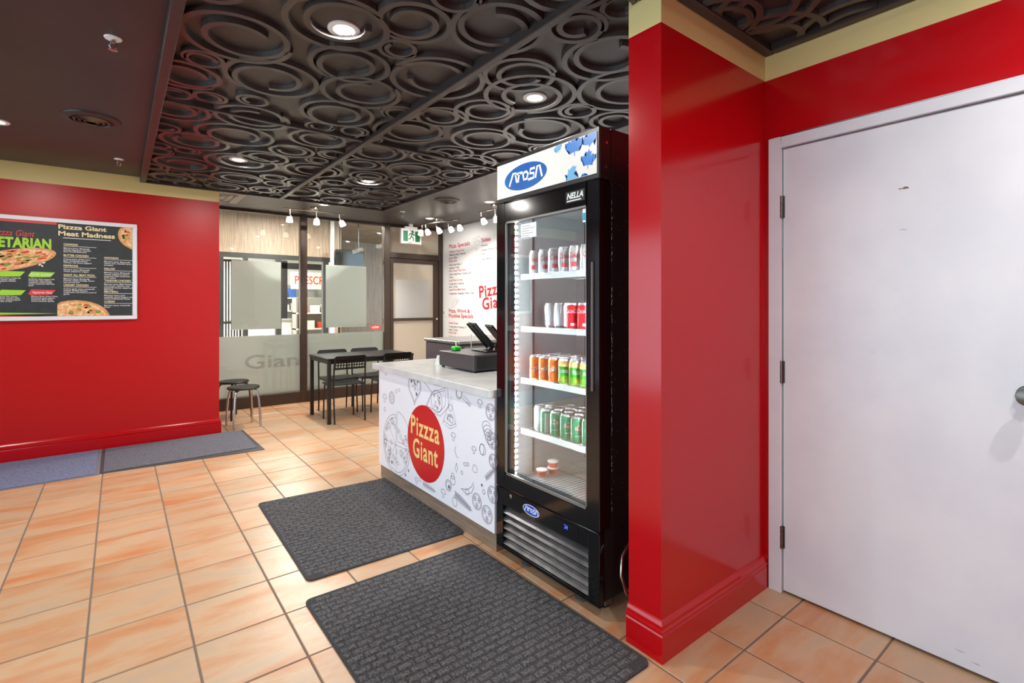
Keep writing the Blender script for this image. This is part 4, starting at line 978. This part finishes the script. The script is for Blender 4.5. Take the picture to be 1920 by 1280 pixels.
# flecks where the paint is chipped along the cabinet edge
m = MB(); q = random.Random(12)
for i in range(70):
    z = q.uniform(.40, 1.83); x = XB+q.choice((0, 0, 0, .003))+.001; h_ = q.uniform(.003, .016); m.poly([(x, z), (x+q.uniform(.0012, .003), z), (x+.0012, z+h_), (x, z+h_)], lambda u, v: (u, FY0-.0006, v))
for i in range(60):
    z = q.uniform(.1, 1.95); x = q.uniform(XB, XB+.14); h_ = q.uniform(.001, .004); m.poly([(x, z), (x+.002, z), (x+.0018, z+h_), (x, z+h_)], lambda u, v: (u, FY0-.0006, v))
fbuild(m, 'paint_fleck', 'white_plastic')
# light strip, shelf standards, shelves
fbuild(MB().box(XB+.004, XB+.020, FY1-.056, FY1-.043, .42, 1.80), 'light_bar', 'grey_metal')
ledm = MB()
for i in range(44): z = .44+i*.0305; ledm.box(XB+.008, XB+.016, FY1-.0585, FY1-.0563, z, z+.016)
fbuild(ledm, 'led_row', 'led_glow')
fbuild(MB().box(XB+.004, XB+.020, FY0+.043, FY0+.056, .42, 1.80), 'light_bar', 'grey_metal')  # second strip hidden by the door frame, added to brighten the interior
ledm = MB()
for i in range(44): z = .44+i*.0305; ledm.box(XB+.008, XB+.016, FY0+.0563, FY0+.0585, z, z+.016)
fbuild(ledm, 'led_row', 'led_glow')
for x in (XB+.14, FB-.10):
    for y in (FY1-.047, FY0+.043): fbuild(MB().box(x, x+.012, y, y+.004, .40, 1.80), 'shelf_standard', 'dark_steel')
SH = [1.472, 1.196, .922, .653]; SX0, SX1, SY0, SY1 = 1.69, FB-.06, FY0+.05, FY1-.064
for z in SH:
    s_ = fbuild(MB().box(SX0, SX0+.008, SY0, SY1, z-.022, z+.006), 'shelf', 'shelf_white', bevel=.001)
    m = MB()
    for i in range(27): y = SY0+.006+(SY1-SY0-.012)*i/26; m.box(SX0+.008, SX1, y-.0015, y+.0015, z-.004, z-.001)
    for x in (SX0+.2, SX0+.4, SX1-.01): m.box(x, x+.004, SY0, SY1, z-.008, z-.0042)
    fbuild(m, 'wire_deck', 'shelf_white', s_)
m = MB()
for i in range(26): y = SY0+(SY1-SY0)*i/25; m.box(SX0-.02, SX1, y-.0015, y+.0015, .392, .395)
for x in (SX0+.0, SX0+.25, SX1-.01): m.box(x, x+.004, SY0, SY1, .386, .3915)
fbuild(m, 'floor_rack', 'grey_metal')
fbuild(MB().box(FB-.10, FB-.05, FY0+.22, FY0+.50, 1.64, 1.80), 'evaporator_cover', 'white_plastic')
fbuild(MB().box(FB-.056, FB-.0495, FY0+.2, FY0+.34, 1.36, 1.42), 'rating_label', 'sticker_white')

# ---- cans
CR, CH = .0335, .129
body_me = MB().lathe([(.026, .0), (.0265, .003), (CR, .010), (CR, CH-.016), (.027, CH-.004), (.0275, CH-.001), (.0262, CH), (.0255, CH-.003), (.004, CH-.003)], n=24)
def can_proto(name, kind):
    t = bpy.data.objects.new(name, None); C.objects.link(t); t.empty_display_size = .02
    side = {'orange': 'can_orange', 'lime': 'can_peach', 'green': 'can_green', 'cola': 'can_red', 'silver': 'can_silver', 'plain': 'can_silver'}[kind]
    MB().lathe([(.0295, .006), (CR, .010), (CR, CH-.016), (.0305, CH-.011)], n=24).build('printed_body', side, t, smooth=True)
    MB().lathe([(.026, .0), (.0265, .003), (.0292, .0058)], n=24).build('base_rim', 'can_end', t, smooth=True)
    MB().lathe([(.0303, CH-.0108), (.027, CH-.004), (.0275, CH-.001), (.0262, CH), (.0255, CH-.003), (.004, CH-.003)], n=24).build('lid', 'can_end', t, smooth=True)
    def cylf(off): return lambda u, v: (-(CR+off)*math.cos(u/CR), -(CR+off)*math.sin(u/CR), v)      # u = 0 faces -X, u to the right is -Y... mirrored below
    def cf(off): f = cylf(off); return lambda u, v: f(u, v)
    def wrap(m, s, u0, v, wd_, cap, bold=0, shear=0, rot=0): return put_text(m, s, cf(.0008), u0, v, wd_, cap, bold, shear, 1.0, rot)
    def patch(u0, u1, v0, v1, mt, off=.0004, n=10):
        m = MB(); f = cf(off)
        m.add([f(u0+(u1-u0)*i/n, v) for i in range(n+1) for v in (v0, v1)], [(2*i, 2*i+2, 2*i+3, 2*i+1) for i in range(n)]); return m.build('print_patch', mt, t, smooth=True)
    if kind == 'orange':
        wrap(MB(), 'Crush', -.034, .040, .066, .026, .02, 0, .42).build('print_lettering', 'ink_black', t); m = wrap(MB(), 'Crush', -.034, .0415, .066, .026, .008, 0, .42); m.v = [(x*1.012, y*1.012, z) for x, y, z in m.v]; m.build('print_lettering', 'sticker_white', t)
    if kind == 'lime':
        patch(-.05, .05, .045, .092, 'can_darkgreen'); patch(-.05, .05, .012, .045, 'can_lime'); wrap(MB(), 'fuze', -.030, .062, .056, .020, .02).build('print_lettering', 'sticker_white', t)
        m = MB(); f = cf(.0008); m.poly(arc(-.01, .028, .008, n=10)[:-1], f); m.poly(arc(.012, .024, .006, n=10)[:-1], f); m.build('print_lemon', 'prod_yellow', t)
    if kind == 'green':
        m = MB(); f = cf(.0006)
        m.poly([(0+.020*math.cos(a_), .074+.017*math.sin(a_)) for a_ in [2*PI*i/6+PI/6 for i in range(6)]], f); m.build('print_shield', 'sticker_white', t)
        m = MB(); f = cf(.001); m.poly([(.016*math.cos(a_), .074+.0135*math.sin(a_)) for a_ in [2*PI*i/6+PI/6 for i in range(6)]], f); m.build('print_shield', 'menu_red', t)
        wrap(MB(), 'CANADA', -.011, .076, .022, .006, .01).build('print_lettering', 'can_green', t); m = wrap(MB(), 'DRY', -.008, .066, .016, .007, .01); m.v = [(x*1.02, y*1.02, z) for x, y, z in m.v]; m.build('print_lettering', 'sticker_white', t)
        wrap(MB(), 'GINGER ALE', -.018, .036, .036, .005, .01).build('print_lettering', 'sticker_white', t); patch(.034, .07, .012, .11, 'can_silver')
    if kind == 'cola':
        m = wrap(MB(), 'Coca-Cola', -.036, .080, .074, .020, .004, .4); m.build('print_lettering', 'sticker_white', t); patch(-.008, .008, .020, .032, 'sticker_white')
    if kind == 'silver':
        wrap(MB(), 'Coke', -.026, .070, .054, .026, .006, .35).build('print_lettering', 'logo_red', t); patch(-.012, .014, .028, .050, 'menu_red')
    return t
protos = {k: can_proto('drink_can', k) for k in ('orange', 'lime', 'green', 'cola', 'silver', 'plain')}
used = set()
def can(kind, x, y, z, rz, label, group):
    p = protos[kind]; rz += .7
    if kind in used: p = copy_tree(p, (x, y, z), rz)
    else: p.location = (x, y, z); p.rotation_euler = (0, 0, rz); used.add(kind)
    tag(p, label, 'can', group)
q = random.Random(21); F0 = SX0+.012+CR
def yat(px, X): return onX(px, 570, X)[0]
T1 = 'silver soda can with red lettering in front on the top fridge shelf'; G1 = 'cans on the top fridge shelf'
for i in range(7): can('silver', F0+.002, 2.015-.0745*i, SH[0]+.001, q.uniform(-.5, .5), T1, G1)
for i in range(4): can('silver', F0+.078, 1.79-.0745*i, SH[0]+.001, q.uniform(-1, 1), 'silver soda can in the row behind on the top fridge shelf', G1)
T2 = 'red cola can with white script in front on the second fridge shelf'; G2 = 'cans on the second fridge shelf'
for i in range(4): can('cola', F0+.004, 1.735-.073*i, SH[1]+.001, q.uniform(-.3, .3), T2, G2)
for i in range(3): can('cola', F0+.077, 1.70-.073*i, SH[1]+.001, q.uniform(-.6, .6), 'red cola can in the row behind on the second fridge shelf', G2)
for i in range(3): can('plain', F0+.10, 2.005-.075*i, SH[1]+.001, 0, 'plain silver can standing in for a reflection left of the red cola cans on the second fridge shelf', G2)  # cans put in place of reflections in the fridge side wall
G3 = 'cans on the third fridge shelf'
for i in range(3): can('orange', F0+.002, 2.012-.0735*i, SH[2]+.001, (.45, .1, -.45)[i], 'orange soda can with white lettering in front on the third fridge shelf', G3)
for i in range(4): can('lime', F0+.002, 1.79-.0735*i, SH[2]+.001, (-.3, .5, .35, .1)[i], 'green and peach iced tea can in the front row of the third fridge shelf', G3)
for r_ in (1, 2):
    for i in range(7): can('orange' if i < 3 else 'lime', F0+.002+.071*r_, 2.005-.0735*i, SH[2]+.001, q.uniform(-2, 2), ('%s can in the %s row of the third fridge shelf' % ('orange soda' if i < 3 else 'green and peach iced tea', ('second', 'hindmost')[r_-1])), G3)
G4 = 'cans on the fourth fridge shelf'; T4 = 'dark green ginger ale can in the front row of the lowest stocked fridge shelf'
for i in range(6): can('green', F0+.002, 1.925-.0735*i, SH[3]+.001, (-1.2, -.25, .35, .3, .1, 0)[i], T4, G4)
for r_ in (1, 2, 3):
    for i in range(6 if r_ < 3 else 3): can('green', F0+.002+.071*r_, (1.90 if r_ < 3 else 1.82)-.0735*i, SH[3]+.001, q.uniform(-2, 2), 'dark green ginger ale can in the %s row of the lowest stocked fridge shelf' % ('second', 'third', 'hindmost')[r_-1], G4)
for i in range(2): can('plain', F0+.03+.072*i, 2.01, SH[3]+.001, 0, 'plain silver can at the wall end of the lowest stocked fridge shelf', G4)
# ---- sauce cups on the fridge floor
def cup(x, y, z, label):
    t = thing('sauce_cup', label, 'sauce cup', (x, y, z), group='sauce cups on the fridge floor')
    MB().lathe([(.022, 0), (.028, .026)], n=20).build('cup', 'sauce_red', t, smooth=True); MB().lathe([(.0295, .0262), (.031, .028), (.031, .033), (.027, .0345)], n=20).build('lid', 'clear_plastic', t, smooth=True)
cx_, cy_ = 1.80, 2.035; cup(cx_, cy_ , .3962, 'single small sauce cup with clear lid on the fridge floor')
cx_, cy_ = 1.868, 2.02; cup(cx_, cy_, .3962, 'lower of two stacked sauce cups on the fridge floor'); cup(cx_+.002, cy_, .4310, 'upper of two stacked sauce cups on the fridge floor')
# power cord beside the fridge
o = MB().tube([(1.95, 1.395, .34), (1.74, 1.385, .31), (1.655, 1.365, .265), (1.63, 1.35, .20), (1.645, 1.335, .13), (1.70, 1.32, .085), (1.95, 1.31, .03)], .007, 10).build('power_cable', 'nickel', None, smooth=True); shift(o, (1.95, 1.31, .0)); tag(o, 'armoured grey cable looping between the fridge and the red pillar', 'cable')

# ================================================================== FLOOR MATS
def block_mat(corners, th, label, group=None, step=(.066, .036)):
    """entrance mat given by its four floor corners; raised woven blocks in brick bond"""
    Cn = [Vector((x, y, 0)) for x, y in corners]; c0 = sum(Cn, Vector())/4
    t = thing('floor_mat', label, 'mat', (c0.x, c0.y, 0), group=group)
    A, B_, C_, D_ = [p-c0 for p in Cn]
    def bil(a, b): return A.lerp(B_, a).lerp(D_.lerp(C_, a), b)
    LU = (B_-A).length; LV = (D_-A).length
    rim = []; rr_ = .03
    for cu, cv, g0 in ((0, 0, PI), (1, 0, 1.5*PI), (1, 1, 0), (0, 1, .5*PI)):
        for i in range(5):
            g = g0+PI/2*i/4; rim.append(((cu*LU+(rr_ if cu == 0 else -rr_)+rr_*math.cos(g))/LU, (cv*LV+(rr_ if cv == 0 else -rr_)+rr_*math.sin(g))/LV))
    n = len(rim); vs = [bil(*p)+Vector((0, 0, z)) for z in (.0003, th) for p in rim]
    MB().add(vs, [tuple(range(n-1, -1, -1)), tuple(range(n, 2*n))]+[(i, (i+1) % n, n+(i+1) % n, n+i) for i in range(n)]).build('mat_base', 'carpet_dark', t)
    m = MB(); nu = int((LU-.016)/step[0])+1; nv = int((LV-.016)/step[1])
    for j in range(nv):
        for i in range(nu):
            u0 = .010/LU+(i-(.5 if j % 2 else 0))*step[0]/LU; v0 = .010/LV+j*step[1]/LV
            u1 = u0+(step[0]-.007)/LU; v1 = v0+(step[1]-.007)/LV
            u0 = max(u0, .010/LU); u1 = min(u1, 1-.010/LU)
            if (u1-u0)*LU < .015: continue
            if (j in (0, nv-1)) and (u0*LU < .03 or u1*LU > LU-.03): continue
            hh = th+.0035+q.uniform(-.0012, .0012); du, dv_ = .004/LU, .004/LV
            vv = [bil(a, b)+Vector((0, 0, th-.0005)) for a, b in ((u0, v0), (u1, v0), (u1, v1), (u0, v1))]+[bil(a, b)+Vector((0, 0, hh)) for a, b in ((u0+du, v0+dv_), (u1-du, v0+dv_), (u1-du, v1-dv_), (u0+du, v1-dv_))]
            m.add(vv, [(4, 5, 6, 7), (0, 1, 5, 4), (1, 2, 6, 5), (2, 3, 7, 6), (3, 0, 4, 7)])
    o = m.build('woven_blocks', 'carpet_block', t); o['kind'] = 'stuff'
a1 = onZ(483, 945, 0); b1 = onZ(733, 895, 0); c1 = onZ(873, 1000, 0); d1_ = onZ(577, 1092, 0)
block_mat([d1_, c1, b1, a1], .007, 'dark grey woven mat lying in front of the sketch-covered counter')
a2 = onZ(570, 1128, 0); b2 = onZ(885, 1020, 0); c2 = onZ(1222, 1245, 0); v_ = (c2[0]-b2[0], c2[1]-b2[1]); d2 = (a2[0]+v_[0]*1.0, a2[1]+v_[1]*1.0)
block_mat([d2, c2, b2, a2], .007, 'dark grey woven mat lying in front of the drinks fridge')
def runner(corners, label, border, pile):
    Cn = [Vector((x, y, 0)) for x, y in corners]; c0 = sum(Cn, Vector())/4; t = thing('runner_mat', label, 'mat', (c0.x, c0.y, 0)); L_ = [p-c0 for p in Cn]
    def pr(k, z0, z1): vs = [p*k+Vector((0, 0, z)) for z in (z0, z1) for p in L_]; return MB().add(vs, [(3, 2, 1, 0), (4, 5, 6, 7), (0, 1, 5, 4), (1, 2, 6, 5), (2, 3, 7, 6), (3, 0, 4, 7)])
    pr(1, .0003, .004).build('rubber_border', border, t, bevel=.0015)
    m = MB(); ins = .022; xs = sorted(p.x for p in L_); ys = sorted(p.y for p in L_)
    m.box(xs[1]+ins, xs[2]-ins, ys[1]+ins, ys[2]-ins, .0035, .010); m.build('carpet_pile', pile, t, bevel=.003)
yw = YM-.022
x0, y0 = onZ(186, 889, 0); x1, y1 = onZ(497, 843, 0)
runner([(x0+.001, y0), (x1, y1), (x1-.02, yw), (x0+.001, yw)], 'grey runner mat along the red wall reaching past its end', 'rubber', 'carpet_grey')
runner([(x0-2.0, y0-.02), (x0-.001, y0-.02), (x0-.001, yw), (x0-2.0, yw)], 'grey runner mat tinted with painted blue daylight along the red wall below the menu board', 'rubber_grey', 'carpet_daylight_tint')

# ================================================================== TABLE, CHAIRS, STOOLS
TX0, TX1, TY0, TY1, TZ = 1.79, 2.83, 5.545, 6.215, .722
tb = thing('dining_table', 'black rectangular table with square legs beside the glass storefront', 'table', ((TX0+TX1)/2, (TY0+TY1)/2, 0))
rel(MB().box(TX0, TX1, TY0, TY1, TZ-.022, TZ), tb).build('tabletop', 'black_plastic', tb, bevel=.004)
rel(MB().box(TX0+.045, TX1-.045, TY0+.012, TY0+.03, TZ-.062, TZ-.0225).box(TX0+.045, TX1-.045, TY1-.03, TY1-.012, TZ-.062, TZ-.0225).box(TX0+.012, TX0+.03, TY0+.045, TY1-.045, TZ-.062, TZ-.0225).box(TX1-.03, TX1-.012, TY0+.045, TY1-.045, TZ-.062, TZ-.0225), tb).build('apron', 'black_metal', tb)
for x in (TX0+.006, TX1-.044):
    for y in (TY0+.006, TY1-.044): rel(MB().box(x, x+.038, y, y+.038, 0, TZ-.0225), tb).build('leg', 'black_metal', tb, bevel=.002)
def make_chair():
    t = bpy.data.objects.new('dining_chair', None); C.objects.link(t)
    # origin on the floor below the seat; back towards -Y
    m = MB(); n = 8; vs = []; fc = []
    for j in range(n+1):
        for i in range(n+1):
            x = -.185+.37*i/n; y = -.17+.36*j/n; z = .425-.014*math.sin(PI*i/n)*math.sin(PI*min(1, j/n*1.1))-(.016 if j == n else 0)+.004*abs(i-n/2)/(n/2)
            vs.append((x*(1-.05*(j == 0)), y, z))
    k = len(vs); vs += [(x, y, z-.010) for x, y, z in vs]
    for j in range(n):
        for i in range(n):
            a = j*(n+1)+i; fc += [(a, a+1, a+n+2, a+n+1), (k+a, k+a+n+1, k+a+n+2, k+a+1)]
    bd = [i for i in range(n+1)]+[j*(n+1)+n for j in range(1, n+1)]+[n*(n+1)+i for i in range(n-1, -1, -1)]+[j*(n+1) for j in range(n-1, 0, -1)]
    for a, b in zip(bd, bd[1:]+bd[:1]): fc.append((a, k+a, k+b, b))
    m.add(vs, fc).build('seat', 'black_plastic', t, smooth=True)
    # perforated backrest
    bm = bmesh.new(); NX, NZ = 11, 3; xs = [-.185]; zs = [.596]
    for i in range(NX): c = -.15+.30*i/(NX-1); xs += [c-.0095, c+.0095]
    xs.append(.185)
    for j in range(NZ): c = .628+.033*j; zs += [c-.0105, c+.0105]
    zs.append(.748); grid = {}
    def bp(x, z): return (x*(1-.0*(z > .74)), -.205-.03*(z-.6)/.15+.10*x*x/.185*.5, z)
    for a, x in enumerate(xs):
        for b, z in enumerate(zs):
            zz = z-(.022 if (b == len(zs)-1 and a in (0, len(xs)-1)) else 0); grid[a, b] = bm.verts.new(bp(x, zz))
    for a in range(len(xs)-1):
        for b in range(len(zs)-1):
            if a % 2 == 1 and b % 2 == 1: continue
            bm.faces.new((grid[a, b], grid[a+1, b], grid[a+1, b+1], grid[a, b+1]))
    bmesh.ops.solidify(bm, geom=bm.faces[:], thickness=.010); bmesh.ops.recalc_face_normals(bm, faces=bm.faces)
    me = bpy.data.meshes.new('backrest'); bm.to_mesh(me); bm.free(); me.materials.append(MATS['black_plastic']); link('backrest', me, t)
    for s_ in (-1, 1):
        MB().tube([(s_*.172, -.205, .0), (s_*.175, -.19, .22), (s_*.178, -.185, .43), (s_*.176, -.200, .60), (s_*.172, -.218, .72)], .0095, 8).build('leg', 'black_metal', t, smooth=True)
        MB().tube([(s_*.176, .165, .0), (s_*.174, .155, .22), (s_*.170, .135, .412)], .0095, 8).build('leg', 'black_metal', t, smooth=True)
        MB().tube([(s_*.178, -.188, .405), (s_*.172, .14, .402)], .008, 8).build('seat_rail', 'black_metal', t, smooth=True)
    return t
ch = make_chair()
spots = [((2.03, 5.72), 0, 'black chair with perforated back on the open side of the table nearest the stools'),
         ((2.60, 5.72), 0, 'black chair with perforated back on the open side of the table nearest the counter'),
         ((2.12, 6.16), PI, 'black chair with perforated back on the glass side of the table nearest the stools'),
         ((2.54, 6.16), PI, 'black chair with perforated back on the glass side of the table nearest the glass door')]
for i, ((x, y), rz, lb) in enumerate(spots):
    o = ch if i == 0 else copy_tree(ch, (x, y, 0), rz)
    o.location = (x, y, 0); o.rotation_euler = (0, 0, rz); tag(o, lb, 'chair', 'chairs around the black table')
def stool(x, y, leg, label, rot):
    t = thing('round_stool', label, 'stool', (x, y, 0), rot, 'round stools beside the red wall')
    MB().lathe([(.10, .405), (.150, .408), (.158, .414), (.160, .424), (.154, .432), (.12, .434), (.01, .432)], n=32).build('seat', 'black_plastic', t, smooth=True)
    for k in range(4):
        g = PI/4+k*PI/2; cx, cy = math.cos(g), math.sin(g)
        MB().tube([(cx*.08, cy*.08, .400), (cx*.125, cy*.125, .398), (cx*.150, cy*.150, .375), (cx*.166, cy*.166, .30), (cx*.180, cy*.180, .15), (cx*.186, cy*.186, 0)], .0115, 10).build('leg', leg, t, smooth=True)
stool(1.06, 6.06, 'steel', 'round black stool on curved chrome legs', .12)
stool(1.05, 6.58, 'black_metal', 'round black stool on black legs closer to the glass storefront', .5)
